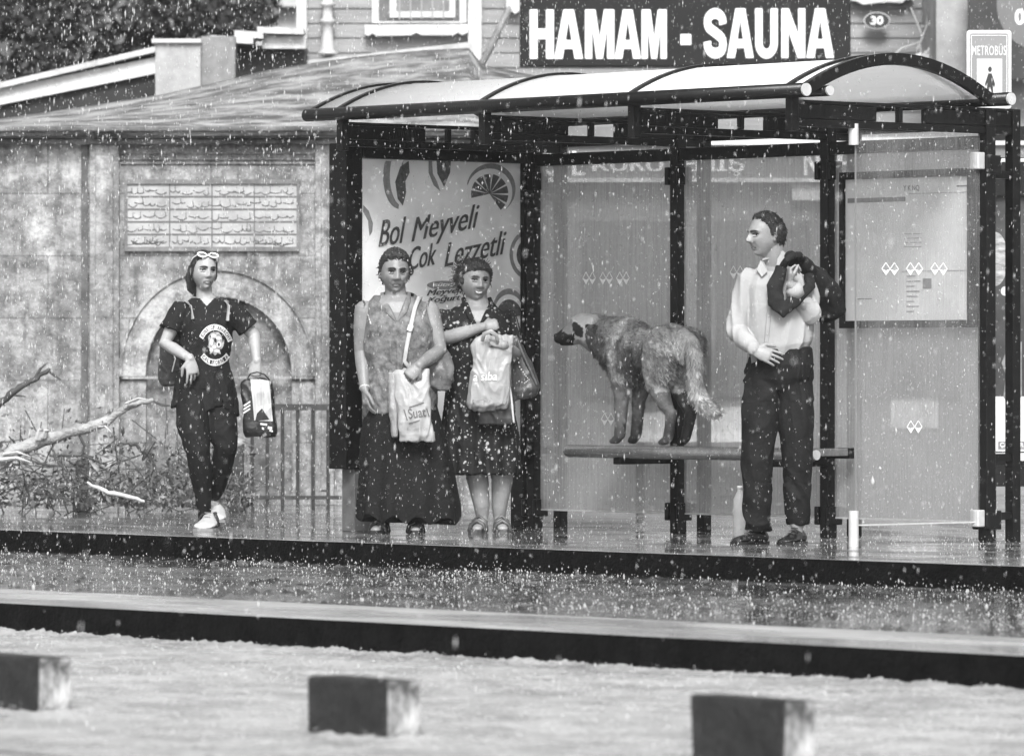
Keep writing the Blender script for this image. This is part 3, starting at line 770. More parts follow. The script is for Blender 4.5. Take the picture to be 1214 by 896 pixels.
branch('fallen_branch', 'long pale stripped branch slanting up from the left edge', 35.2,
    [(-40,562),(0,548),(22,532),(58,520),(92,510),(120,502),(150,483),(180,474)], [.055,.05,.045,.04,.036,.032,.024,.012], M_bark,
    [(2,545,38,548,.03),(5,538,36,541,.018),(46,520,50,508,.03),(52,518,58,510,.026),(118,506,132,512,.012),(150,478,178,474,.018)],
    [[(180,475),(192,480),(204,481)],[(60,524),(66,545),(80,560)],[(92,512),(100,528),(96,545)]])
branch('fallen_branch', 'dark twiggy bough leaning at the upper left of the brush', 36.0, [(-20,500),(0,478),(20,462),(40,450),(58,438)], [.026,.024,.02,.018,.012], M_twig, (), [[(40,450),(48,437),(54,432)],[(58,440),(66,446),(72,450)],[(14,468),(30,470)]])
branch('fallen_branch', 'short bare white stick lying on the leaf litter', 34.8, [(104,573),(124,582),(150,588),(170,594)], [.008,.014,.013,.009], M_split)
branch('fallen_branch', 'thin curved dark bough arching over the leaf litter', 35.6, [(145,525),(162,528),(176,540),(186,560)], [.008,.012,.014,.010], M_twig, (), [[(60,540),(100,540),(130,552),(170,538)],[(30,545),(60,552),(90,553)]])
# leaf litter and broken twigs: nobody could count it
fr = Fr(140, 35.8); m = MB(); rr = random.Random(11)
def leaf(m, c, s, r_, mi):
    a = Vector((r_.gauss(0,1), r_.gauss(0,1), r_.gauss(0,1))).normalized(); b = a.orthogonal().normalized(); b.rotate(Matrix.Rotation(r_.uniform(0,6.3), 3, a)); e = a.cross(b)
    m.cur = mi; m.add([c-b*s, c-e*s*.45, c+b*s*1.1, c+e*s*.45+a*s*.25], [(0,1,2),(0,2,3)])
for k in range(4200):
    px_ = rr.uniform(-40, 300) if rr.random() < .8 else rr.gauss(225, 45); hgt = abs(rr.gauss(0, 42)); dens = 1+.5*math.sin(px_*.05)
    if rr.random() > .55+.45*noise.noise(Vector((px_*.02, hgt*.03, 2)))*2: continue
    if px_ > 300 or (px_ > 150 and hgt > 75): continue
    p = fr.p(px_, 600-min(hgt,120), rr.uniform(-.7,.9)); p.z = max(.005, p.z)
    leaf(m, p, rr.uniform(.012,.035), rr, rr.choice((0,0,1,1,1,2)))
for k in range(420):
    px_ = rr.uniform(-30, 290); h_ = abs(rr.gauss(0,32)); p = fr.p(px_, 598-h_, rr.uniform(-.5,.7)); d_ = Vector((rr.gauss(0,1), rr.gauss(0,.4), rr.gauss(0,.6))).normalized()*rr.uniform(.08,.3)
    m.cur = rr.choice((0,0,1)); m.bar(p, p+d_, .006, .006)
o = m.build('leaf_litter', [mat('litter_dark', .05, .6, .5, 20), mat('litter_mid', .10, .6, .4, 20), mat('litter_pale', .24, .6, .3, 20)])
place(o, fr); tag(o, 'tangled wet leaves and broken twigs heaped along the wall foot', 'leaf litter', kind='stuff')
# ---- neighbour roof with white bargeboard, pale blocks, dark shed
fr = Fr(100, 46); t = fthing('side_building', 'low dark building with white bargeboards and pale rendered chimney blocks, top left', 'building', fr)
q = lambda px, py, dy=0: fr.p(px, py, dy)
def quadbar(a, b, h, y0, y1): 
    m = MB(); A_, B_ = q(*a), q(*b)
    return m.add([(A_.x,y0,A_.z),(B_.x,y0,B_.z),(B_.x,y0,B_.z-h),(A_.x,y0,A_.z-h),(A_.x,y1,A_.z),(B_.x,y1,B_.z),(B_.x,y1,B_.z-h),(A_.x,y1,A_.z-h)], [(0,3,2,1),(4,5,6,7),(0,1,5,4),(1,2,6,5),(2,3,7,6),(3,0,4,7)])
quadbar((-80,124),(187,70), .13, -.25, -.2).build('bargeboard', M_white, t)
quadbar((-80,120),(187,58), .045, -.33, -.1).build('verge_board', mat('grey_verge', .45, .6, .25, 8), t)
m = MB(); A_, B_ = q(-80,122), q(187,62)
m.add([(A_.x,-.19,0),(B_.x,-.19,0),(B_.x,-.19,B_.z),(A_.x,-.19,A_.z),(A_.x,3,0),(B_.x,3,0),(B_.x,3,B_.z),(A_.x,3,A_.z)], [(0,1,2,3),(4,7,6,5),(3,2,6,7),(0,3,7,4),(1,5,6,2)])
m.build('gable_wall', mat('dark_timber', .02, .8, .5, 4), t)
M_rend = mat('pale_render', .36, .6, .2, 5, .3, 20)
MB().box(q(187,0).x, q(240,0).x, -.3, .3, 0, q(0,54).z).build('chimney_block', M_rend, t); MB().box(q(183,0).x, q(241,0).x, -.34, .34, q(0,54).z+.002, q(0,49).z).build('coping', mat('pale_coping', .5, .6), t)
MB().box(q(240,0).x, q(280,0).x, -.2, .4, 0, q(0,45).z).build('chimney_block', mat('mid_render', .2, .6, .3, 5), t)
MB().box(q(280,0).x, q(360,0).x, .3, 2.4, 0, q(0,52).z).build('shed_wall', mat('shed_dark', .045, .7, .5, 3), t)
MB().box(q(310,0).x, q(362,0).x, .1, .2, q(0,57).z, q(0,42).z).build('white_board', mat('weathered_white', .5, .6, .3, 8), t)
for (a, b, c, d_) in ((278,30,312,39),(305,26,360,31),(250,36,300,46)):
    quadbar((a,b+6),(c,b+6+(d_-b)*.3), .05, .0, .5).build('roof_sheet', mat('weathered_white', .5), t)
# ---- wooden house
M_clap = mat('weathered_clapboard', .17, .6, 0, 3.0, .3, 26, v2=.27, detail=8, stretch=(.35,1,3))
fr = Fr(720, 47); t = fthing('wooden_house', 'weathered clapboard house with white window surround behind the shelter', 'house', fr)
z0 = fr.p(0,120).z; x0, x1, xc = q2 = (fr.p(356,0).x, fr.p(1122,0).x, fr.p(562,0).x)
MB().box(x0, x1, .03, 6, 0, 6).build('house_body', M_dark, t)
bd = MB(); zb_ = fr.p(0,150).z; step = (fr.p(0,0).z-fr.p(0,17.5).z)
z = zb_-2*step
while z < 6:
    yy = random.uniform(0,.004)
    bd.add([(x0,-.012-yy,z),(x1,-.012-yy,z),(x1,.0,z+step),(x0,.0,z+step),(x0,.03,z),(x1,.03,z),(x1,.03,z+step),(x0,.03,z+step)], [(0,1,2,3),(0,4,5,1),(2,6,7,3),(1,5,6,2),(0,3,7,4)])
    z += step
bd.build('clapboard', M_clap, t)
def hb(a, b, c, d_, y0, y1, nm, m_, par=t, bev=.004):
    return MB().box(fr.p(a,0).x, fr.p(c,0).x, y0, y1, fr.p(0,d_).z, fr.p(0,b).z).build(nm, m_, par, bevel=bev)
hb(352,-60,364,72,-.10,-.02,'corner_board', M_white)
hb(555,-60,571,76,-.10,-.02,'corner_board', M_white)
# skirt beam, sagging up to the right
A_, B_ = fr.p(340,82,-.1), fr.p(560,57,-.1)
MB().bar(A_, B_, .16, .09).build('skirt_beam', mat('pale_skirt', .42, .6, .25, 6), t); MB().bar(A_-Vector((0,-.03,.09)), B_-Vector((0,-.03,.09)), .12, .07).build('skirt_under_board', M_dark, t)  # dark board along the underside of the pale beam
win = hb(441,-50,553,28,-.05,-.02,'window', M_white)
hb(449,-50,545,26,-.054,-.051,'frame_recess', mat('window_dark_frame', .10, .5, .3, 10), win); hb(462,-50,540,22,-.075,-.055,'sash', M_white, win); hb(470,-50,533,14,-.079,-.076,'pane', mat('old_window_glass', .20, .12, .3, 4), win)
for px_ in (474,487,500,513,526): MB().box(fr.p(px_,0).x-.006, fr.p(px_,0).x+.006, -.13, -.118, fr.p(0,24).z, fr.p(0,-50).z).build('window_bar', mat('grey_bar', .3, .4), win)
sl = [(432,31),(552,27)]
o_ = []
for px_, py_ in ((433,31),(555,30),(555,40),(548,43),(543,40),(538,43),(500,43),(494,40),(488,43),(447,44),(442,41),(437,44),(433,42)):
    p = fr.p(px_,py_); o_.append((p.x,p.z))
MB().prism(o_, -.14, -.03).build('sill', M_white, win, recalc=True)
o_ = []
for px_, py_ in ((1006,-20),(1082,-20),(1082,2),(1074,0),(1068,5),(1050,4),(1022,7),(1014,3),(1006,2)):
    p = fr.p(px_,py_); o_.append((p.x,p.z))
MB().prism(o_, -.14, -.03).build('sill', M_white, t, recalc=True)
o_ = [(fr.p(a,b).x, fr.p(a,b).z) for a,b in ((600,-20),(616,-20),(616,14),(611,18),(606,14),(600,14))]
MB().prism(o_, -.12, -.03).build('sill', M_white, t, recalc=True)
# turned drain column
rad = [(66,12),(64,12),(60,8),(40,6),(30,6),(28,9),(25,9),(23,6),(10,6),(8,9),(5,9),(3,6),(-30,6)]
m = MB(); P_, R_ = [], []
for py_, r_ in rad:
    p = fr.p(389,py_); P_.append((p.x,-.12,p.z)); R_.append(r_*47/F)
m.tube(P_, R_, 16, cap='flat').build('turned_post', mat('grey_painted_post', .45, .5, .1, 9), t, smooth=True)
# right part: rough plaster strip, dark opening
hb(1096,-60,1104,60,-.07,-.02,'rough_strip', M_bark); hb(1105,-60,1122,60,-.10,-.02,'rough_strip', mat('peeling_paint', .25, .6, 0, 5, .5, 20, v2=.7, detail=9, stretch=(2,2,.5)))
# wall below the house, behind the shelter roof gap
# ---- number plaque
fp = Fr(1040, 46.85); t = fthing('number_plaque', 'small dark oval house number plaque reading 30', 'plaque', Fr(1040,46.85, fp.p(1040,25).z)) if False else None
def oval(px_, py_, rx, ry, d, n=40):
    f = Fr(px_, d); c = f.p(px_, py_); return f, c, [(rx*d/F*math.cos(2*math.pi*k/n), ry*d/F*math.sin(2*math.pi*k/n)) for k in range(n)]
f, c, o_ = oval(1039.5, 24.7, 15.5, 10, 46.85)
f.loc = Vector((f.loc.x, f.loc.y, c.z)); t = fthing('number_plaque', 'small dark oval house number plaque reading 30', 'plaque', f)
MB().prism([(a*1.0, b*1.0) for a, b in o_], -.01, .01).build('plaque_rim', M_white, t, recalc=True)
MB().prism([(a*.93, b*.9) for a, b in o_], -.014, -.0105).build('plaque_face', mat('plaque_black', .02, .35), t, recalc=True)
m = MB(); text_fit(m, '30', -.052, .052, -.036, .036, -.016, .03); m.build('plaque_number', M_logo, t)
# ---- HAMAM - SAUNA sign
fr = Fr(812, 44.5); zc = fr.p(0,78).z; f = Fr(812, 44.5, 0); f.loc = Vector((fr.loc.x, fr.loc.y, zc)); f.z = zc
t = fthing('shop_sign', 'big black board with heavy white capitals above the shelter roof', 'sign', f)
a, b = f.p(616,80), f.p(1008,-40)
MB().box(a.x, b.x, -.06, .10, a.z, b.z).build('sign_board', mat('sign_black', .008, .35, .3, 5, spec=.25), t, bevel=.01)
M_letter = mat('sign_white', .85, .5)
# heavy condensed capitals drawn as outlines in a 1 x 1 box
def glyph(ch):
    w = .30
    if ch == 'H': return [[(0,0),(.32,0),(.32,.40),(.68,.40),(.68,0),(1,0),(1,1),(.68,1),(.68,.61),(.32,.61),(.32,1),(0,1)]]
    if ch == 'A': return [[(0,0),(.29,0),(.345,.20),(.655,.20),(.71,0),(1,0),(.68,1),(.32,1)], [(.395,.38),(.605,.38),(.5,.78)]]
    if ch == 'M': return [[(0,0),(.24,0),(.24,.66),(.39,0),(.61,0),(.76,.66),(.76,0),(1,0),(1,1),(.65,1),(.5,.42),(.35,1),(0,1)]]
    if ch == 'N': return [[(0,0),(.29,0),(.29,.54),(.69,0),(1,0),(1,1),(.71,1),(.71,.47),(.31,1),(0,1)]]
    if ch == 'U':
        o = [(0,1),(0,.30)]; n = 12
        o += [(.5-.5*math.cos(math.pi*k/n), .30-.315*math.sin(math.pi*k/n)) for k in range(1,n)]
        o += [(1,.30),(1,1),(.68,1),(.68,.30)]
        o += [(.5+.18*math.cos(math.pi*k/n), .30-.12*math.sin(math.pi*k/n)) for k in range(1,n)]
        return [o+[(.32,.30),(.32,1)]]
    if ch == 'S':
        cl = [(.84,.68),(.80,.80),(.67,.875),(.5,.90),(.33,.875),(.19,.80),(.17,.70),(.22,.62),(.38,.555),(.62,.47),(.79,.39),(.84,.28),(.80,.17),(.66,.11),(.5,.095),(.33,.12),(.19,.20),(.155,.33)]
        # smooth and offset by a stroke width that is wider across than up
        P = []
        for i in range(len(cl)-1):
            a0, a, b, b1 = cl[max(0,i-1)], cl[i], cl[i+1], cl[min(len(cl)-1,i+2)]
            for k in range(3):
                t = k/3; P.append(tuple(.5*((2*a[j])+(-a0[j]+b[j])*t+(2*a0[j]-5*a[j]+4*b[j]-b1[j])*t*t+(-a0[j]+3*a[j]-3*b[j]+b1[j])*t**3) for j in (0,1)))
        P.append(cl[-1]); Lf, Rt = [], []
        for i, p in enumerate(P):
            a, b = P[max(0,i-1)], P[min(len(P)-1,i+1)]; dx, dz = b[0]-a[0], b[1]-a[1]; L = math.hypot(dx, dz) or 1
            nx, nz = -dz/L*.16, dx/L*.105; Lf.append((p[0]+nx, p[1]+nz)); Rt.append((p[0]-nx, p[1]-nz))
        return [('strip', Lf, Rt)]
words = (('HAMAM', [(628,656.5),(657,691),(693.5,728),(728.5,759.5),(760.5,790)], 70.5, 12.3), ('SAUNA', [(834,861),(861.5,893),(895,921.5),(926,954),(955.5,988)], 69.5, 11))
for wd, cells, v0, v1 in words:
    for ch, (u0, u1) in zip(wd, cells):
        xa, xb, za, zb2 = f.p(u0,0).x, f.p(u1,0).x, f.p(0,v0).z, f.p(0,v1).z
        G = glyph(ch); mp_ = lambda q_: (xa+q_[0]*(xb-xa), za+q_[1]*(zb2-za))
        m = MB()
        if isinstance(G[0], tuple):
            _, Lf, Rt = G[0]
            for i in range(len(Lf)-1):
                ps = [mp_(Lf[i]), mp_(Rt[i]), mp_(Rt[i+1]), mp_(Lf[i+1])]
                m.add([(x, -.066, z) for x, z in ps]+[(x, -.0615, z) for x, z in ps], [(0,1,2,3),(7,6,5,4),(0,4,5,1),(2,6,7,3)])
            m.build('sign_lettering', M_letter, t, recalc=True)
        else:
            m.prism([mp_(p_) for p_ in G[0]], -.066, -.0615); lt = m.build('sign_lettering', M_letter, t, recalc=True)
            if len(G) > 1: MB().prism([mp_(p_) for p_ in G[1]], -.068, -.0665).build('letter_counter', MATS['sign_black'], lt, recalc=True)
MB().box(f.p(806.5,0).x, f.p(819,0).x, -.068, -.061, f.p(0,54).z, f.p(0,41.5).z).build('sign_lettering', M_letter, t)
# strip and wall just under the sign
# ---- loose cable, leaning pole
fr = Fr(578, 44.0); pts = [fr.p(603,12), fr.p(580,60), fr.p(553,108)]
t = MB().tube(pts, .028, 10).build('leaning_pipe', mat('grey_pipe', .2, .5, .3, 10), None, smooth=True); place(t, fr); tag(t, 'grey leaning pipe propped against the house between window and sign', 'pipe')
m = MB()
for pts in ([(1080,10),(1094,45),(1087,58)],[(1102,-5),(1099,30),(1088,58)],[(1056,70),(1068,58),(1090,50),(1092,62)]):
    m.tube([Fr(1085,46.4).p(a, b) for a, b in pts], .007, 6)
o = m.build('loose_cable', mat('pale_cable', .5, .5)); place(o, Fr(1085,46.4)); tag(o, 'pale tangled cables hanging on the clapboard left of the bus stop sign', 'cable')
m = MB(); fz = Fr(1110,46.2)
m.tube([fz.p(1088,68), fz.p(1108,64), fz.p(1128,60), fz.p(1140,66)], [.02,.05,.06,.02], 10, flat=(0,1,0), ff=.5); m.tube([fz.p(1128,62), fz.p(1134,74), fz.p(1128,84)], [.06,.05,.01], 10)
me = fuse(m, .012, 2); wrinkle(me, .02, None, (18,18,18)); o = link('plastic_sheet', me, mat('torn_plastic', .5, .4, .35, 10), None, smooth=True); place(o, fz); tag(o, 'crumpled torn plastic sheet caught on the house ledge', 'plastic sheet')
# ---- second shop sign, top right
fr = Fr(1180, 45); z_ = fr.p(0,70).z; fr.loc = Vector((fr.loc.x, fr.loc.y, z_)); fr.z = z_
t = fthing('shop_sign', 'dark hanging board with a grey disc and numerals 02 at top right edge', 'sign', fr)
a, b = fr.p(1148,95), fr.p(1290,-40)
MB().box(a.x, b.x, .0, .08, a.z, b.z).build('sign_board', mat('board_dark', .02, .4, .4, 4), t, bevel=.006)
c = fr.p(1237,0); n = 48; MB().prism([(c.x+.37*math.cos(2*math.pi*k/n), c.z+.37*math.sin(2*math.pi*k/n)-.04) for k in range(n)], -.006, .0-.001).build('sign_disc', mat('disc_grey', .13, .5, .1, 5), t, recalc=True)
m = MB(); text_fit(m, '02', fr.p(1203,0).x, fr.p(1226,0).x, fr.p(0,30).z, fr.p(0,11).z, -.012, .03); m.build('sign_lettering', M_letter, t)
fr = Fr(1180, 45.4); MB_ = MB().box(fr.p(1110,0).x, fr.p(1330,0).x, 0, 4, 0, 6); o = MB_.build('plastered_building', mat('grey_plaster', .30, .6, .25, 2.5, .2, 20)); place(o, fr); tag(o, 'grey plastered building right of the clapboard house', 'building')
# ---- METROBUS sign on a pole
fr = Fr(1172, 34); t = fthing('bus_stop_sign', 'white-rimmed bus stop sign with walking figure above the shelter end', 'sign', fr)
a, b = fr.p(1146,118), fr.p(1199,36); w_, h_ = (b.x-a.x), .95*(b.x-a.x)/.265*.33
def rrect(x0, x1, z0, z1, r, n=6):
    o = []
    for cx, cz, a0 in ((x1-r,z1-r,0),(x0+r,z1-r,90),(x0+r,z0+r,180),(x1-r,z0+r,270)):
        for k in range(n+1): tt = R(a0+90*k/n); o.append((cx+r*math.cos(tt), cz+r*math.sin(tt)))
    return o
zt_, zb_ = b.z, b.z-.47
MB().prism(rrect(a.x, b.x, zb_, zt_, .02), 0, .02).build('sign_rim', M_white, t, recalc=True)
f2 = MB().prism(rrect(a.x+.018, b.x-.018, zb_+.02, zt_-.02, .015), -.004, -.001).build('sign_face', mat('sign_midgrey', .22, .4), t, recalc=True)
ln = MB()
for (u0,u1,v0,v1) in ((a.x+.026,b.x-.026,zt_-.034,zt_-.031),(a.x+.026,a.x+.029,zb_+.03,zt_-.034),(b.x-.029,b.x-.026,zb_+.03,zt_-.034)): ln.box(u0,u1,-.0065,-.0045,v0,v1)
ln.build('sign_keyline', M_logo, f2)
m = MB(); text_fit(m, 'METROBÜS', a.x+.032, b.x-.032, fr.p(0,66).z, fr.p(0,52).z, -.0065, .01, spacing=1.1); m.build('sign_lettering', mat('sign_text_pale', .6, .5), f2)
px0, px1 = fr.p(1158,0).x, fr.p(1188,0).x
MB().prism([(px0,fr.p(0,70).z),(px1,fr.p(0,70).z),(px1,zb_+.05),(px0,zb_+.05)], -.0075, -.0045).build('sign_panel', mat('sign_palegrey', .52, .5), f2, recalc=True)
m = MB(); cx = fr.p(1173.5,0).x; zz = lambda y: fr.p(0,y).z; k_ = 34/F
m.prism([(cx+2.2*k_*math.cos(2*math.pi*i/16), zz(82.5)+3.1*k_*math.sin(2*math.pi*i/16)) for i in range(16)], -.0095, -.0085)
m.prism([(cx-2*k_,zz(87.5)),(cx+2*k_,zz(87.5)),(cx+6*k_,zz(100)),(cx+5*k_,zz(104)),(cx+3*k_,zz(101)),(cx+3*k_,zz(98)),(cx+4*k_,zz(112)),(cx+2.5*k_,zz(112)),(cx,zz(103)),(cx-2.5*k_,zz(112)),(cx-4.5*k_,zz(112)),(cx-3*k_,zz(98)),(cx-5*k_,zz(103)),(cx-6*k_,zz(100))], -.0095, -.0085)
m.build('walking_figure', mat('plaque_black', .02), f2, recalc=True)
MB().tube([((a.x+b.x)/2, .05, 0), ((a.x+b.x)/2, .05, zt_-.05)], .028, 12, cap='flat').build('pole', M_iron, t, smooth=True)
# ---- shopfront behind the glass
fr = Fr(900, 41.5); t = fthing('shopfront', 'grey shopfront with dried fruit shop fascia seen through the wet glass', 'shop', fr)
q = lambda px, py, dy=0: fr.p(px, py, dy)
M_shop = mat('shop_grey', .17, .5, .3, .9, 0, 20)
x0, x1 = q(641,0).x, q(1330,0).x
MB().box(x0, x1, 0, 2, 0, q(0,150).z).build('shop_wall', M_shop, t)
fa = MB().box(x0, x1, -.12, -.001, q(0,217).z, q(0,164).z).build('fascia', mat('fascia_grey', .16, .5, .1, 2), t)
MB().box(x0, x1, -.16, -.121, q(0,217).z, q(0,212).z).build('fascia_strip', M_white, fa); MB().box(x0, x1, -.16, -.121, q(0,173).z, q(0,164).z).build('fascia_strip', M_white, fa)
for s_, u0, u1 in (('S',647,663),('L',678,690),('KURUYEMİŞ',702,880),('N',952,968),('H',992,1012)):
    m = MB(); text_fit(m, s_, q(u0,0).x, q(u1,0).x, q(0,209).z, q(0,180).z, -.125, .0); m.v += [(a+.012,b-.001,c) for a,b,c in m.v]; nf = len(m.f); nv = len(m.v)//2; m.f += [tuple(i+nv for i in f_) for f_ in m.f]; m.mi += m.mi; m.build('fascia_lettering', M_logo, fa)
MB().box(q(938,0).x, q(975,0).x, -.1, -.001, q(0,238).z, q(0,218.5).z).build('pale_panel', M_white, t)
for a, b in ((690,800),(850,960),(1010,1140)):
    MB().box(q(a,0).x, q(b,0).x, -.05, -.001, q(0,470).z, q(0,262).z).build('shop_window', mat('shop_window_dark', .10, .2, .3, 2), t)
shop_t = t; _fs = fr; q_n = lambda px: _fs.p(px, 0); q_z = lambda py: _fs.p(0, py).z
# pale covered stall table in front of the shop
fr = Fr(820, 39.5); t = fthing('stall_table', 'low stall table under a pale sloping cover behind the dog', 'stall', fr)
m = MB(); A_, B_, C_, D_ = fr.p(752,512), fr.p(900,492), fr.p(900,535), fr.p(752,540)
m.add([(A_.x,0,A_.z),(B_.x,0,A_.z),(B_.x,.9,B_.z+.06),(A_.x,.9,B_.z),(A_.x,0,A_.z-.07),(B_.x,0,A_.z-.07),(B_.x,.9,A_.z-.07),(A_.x,.9,A_.z-.07)], [(0,1,2,3),(4,7,6,5),(0,4,5,1),(1,5,6,2),(2,6,7,3),(3,7,4,0)])
m.build('cover', mat('pale_cover', .8, .4, .15, 8), t)
for x, y in ((A_.x+.05,.05),(B_.x-.05,.05),(A_.x+.05,.85),(B_.x-.05,.85)): MB().box(x-.02, x+.02, y-.02, y+.02, 0, A_.z-.07).build('leg', M_iron, t)
# pale panel paints the diffuse white glow seen behind the right-hand glass
MB().box(q_n(1056).x, q_n(1112).x, -.02, -.001, q_z(508), q_z(463)).build('pale_panel', mat('painted_glow', .6, .5, .3, 6), shop_t)
# ---- second advert case, seen between the twin posts at the right
ZX = PX[3]+.62
fr = Fr(1189, 33.0); t = fthing('advert_case', 'black advertising case with night sky poster beyond the right shelter posts', 'advertising case', fr)
q = lambda px, py, dy=0: fr.p(px, py, dy)
za, zb_ = q(0,552).z, q(0,150).z
xa, xb = q(1163,0).x, q(1330,0).x
m = MB(); m.box(xa, xb, 0, .14, za-.12, za); m.box(xa, xb, 0, .14, q(0,232).z, q(0,187).z); m.box(xa, q(1180,0).x, 0, .14, za, zb_); m.box(q(1290,0).x, xb, 0, .14, za, zb_); m.box(xa, xb, 0.0, .14, q(0,166).z, zb_); m.box(xa, xb, .06, .14, za, q(0,187).z)
m.build('case_frame', M_steel, t)
MB().box(xa+.03, xa+.09, .02, .1, 0, za-.12).build('leg', M_steel, t); MB().box(xb-.09, xb-.03, .02, .1, 0, za-.12).build('leg', M_steel, t)
MB().box(q(1180,0).x, q(1290,0).x, -.004, .0-.001, q(0,192).z, q(0,188).z).build('light_strip', M_chrome, t)
pn2 = MB().box(q(1180,0).x, q(1290,0).x, .04, .058, q(0,547).z, q(0,232).z).build('poster', mat('night_poster', .035, .5, .4, 5), t)
def disc(cx, cy, rx, ry, nm, m_, y, a0=0, a1=360, n=40):
    o = [((fr.p(cx+rx*math.cos(R(a0+(a1-a0)*k/n)), 0).x), fr.p(0, cy+ry*math.sin(R(a0+(a1-a0)*k/n))).z) for k in range(n)]
    return MB().prism(o, y, y+.001).build(nm, m_, pn2, recalc=True)
disc(1180.5, 307, 15, 32, 'planet', mat('planet_grey', .32, .5, .5, 14, stretch=(1,1,3)), .037)
disc(1192, 345, 5, 5.5, 'moon', mat('moon_grey', .5, .5, .2, 20), .037)
MB().box(q(1180,0).x, q(1290,0).x, .036, .039, q(0,535).z, q(0,470).z).build('poster_pale_part', mat('poster_pale', .72, .5, .1, 4), pn2)
MB().prism([(fr.p(a,0).x, fr.p(0,b).z) for a,b in ((1188,430),(1198,405),(1212,405),(1212,470),(1196,480),(1190,470),(1193,445))], .033, .0355).build('poster_figure', mat('figure_grey', .2, .5, .3, 20), pn2, recalc=True)
MB().box(q(1184,0).x, q(1216,0).x, .031, .034, q(0,532).z, q(0,523).z).build('poster_badge', M_fr3, pn2)
m = MB(); text_fit(m, 'ÇAYKUR', q(1186,0).x, q(1214,0).x, q(0,531).z, q(0,524.5).z, .029, .02); m.build('poster_lettering', M_fr2, pn2)
MB().box(q(1180,0).x, q(1290,0).x, .036, .039, q(0,546).z, q(0,537).z).build('poster_pale_part', mat('poster_pale', .7), pn2)
# ---- dark tree top left
def tree(name, label, px_, d, zbase, crown, n, seed, tr=.16):
    fr = Fr(px_, d); t = fthing(name, label, 'tree', fr); r_ = random.Random(seed)
    tk = MB(); top = fr.p(px_, crown[0][1])
    tk.tube([(0,0,-.1),(.1,0,1.2),(.0,.1,2.4),(.2,0,3.6)], [tr,tr*.8,tr*.6,tr*.3], 10)
    for (a, b, rx, ry) in crown:
        c = fr.p(a, b); tk.tube([(0.05,.05,1.6), (c*.5+Vector((0,0,.9))), c], [tr*.45,tr*.3,.02], 7)
    tk.build('trunk', mat('tree_bark', .06, .8, .4, 8, .5, 20), t, smooth=True)
    m = MB()
    for (a, b, rx, ry) in crown:
        c = fr.p(a, b)
        for k in range(n):
            v = Vector((r_.gauss(0,1), r_.gauss(0,1), r_.gauss(0,1))).normalized()*(r_.random()**.4)
            sx_, sz_ = rx*d/F, ry*d/F
            p = c+Vector((v.x*sx_, v.y*sx_, v.z*sz_))
            if noise.noise(p*1.9+Vector((seed,0,0))) < -.12: continue
            leaf(m, p, r_.uniform(.04,.10), r_, r_.choice((0,0,1,2)))
    m.build('crown', [mat('leaf_dark', .025, .6, .4, 3), mat('leaf_mid', .045, .6, .4, 3), mat('leaf_light', .09, .5, .4, 3)], t)
tree('leafy_tree', 'dark leafy tree rising over the low roof, top left corner', 40, 56, 0, [(-10,40,70,60),(50,20,70,55),(110,40,60,50),(0,100,70,40),(70,75,70,35),(30,-30,90,45)], 2600, 5)
tree('leafy_tree', 'dark leafy tree behind the pale chimney blocks', 200, 58, 0, [(160,20,60,50),(210,10,60,45),(260,25,50,35),(180,-30,80,45),(300,15,40,30)], 2400, 8)
fr = Fr(240, 64); o = MB().box(fr.p(-400,0).x, fr.p(420,0).x, 0, 5, 0, fr.p(0,38).z).build('far_building', mat('far_wall_dark', .06, .7, .5, 1.5)); place(o, fr); tag(o, 'dark far building half hidden by the trees at top left', 'building')
fr = Fr(280, 60); o = MB().box(fr.p(205,0).x, fr.p(352,0).x, 0, 2, fr.p(0,8).z-.0, fr.p(0,-30).z); fz = o
o.box(fr.p(205,0).x, fr.p(352,0).x, .2, 2, 0, fr.p(0,8).z); o = o.build('pale_building', mat('pale_wall_far', .36, .6, .2, 3)); place(o, fr); tag(o, 'pale plain building edge above the shed at the top', 'building')
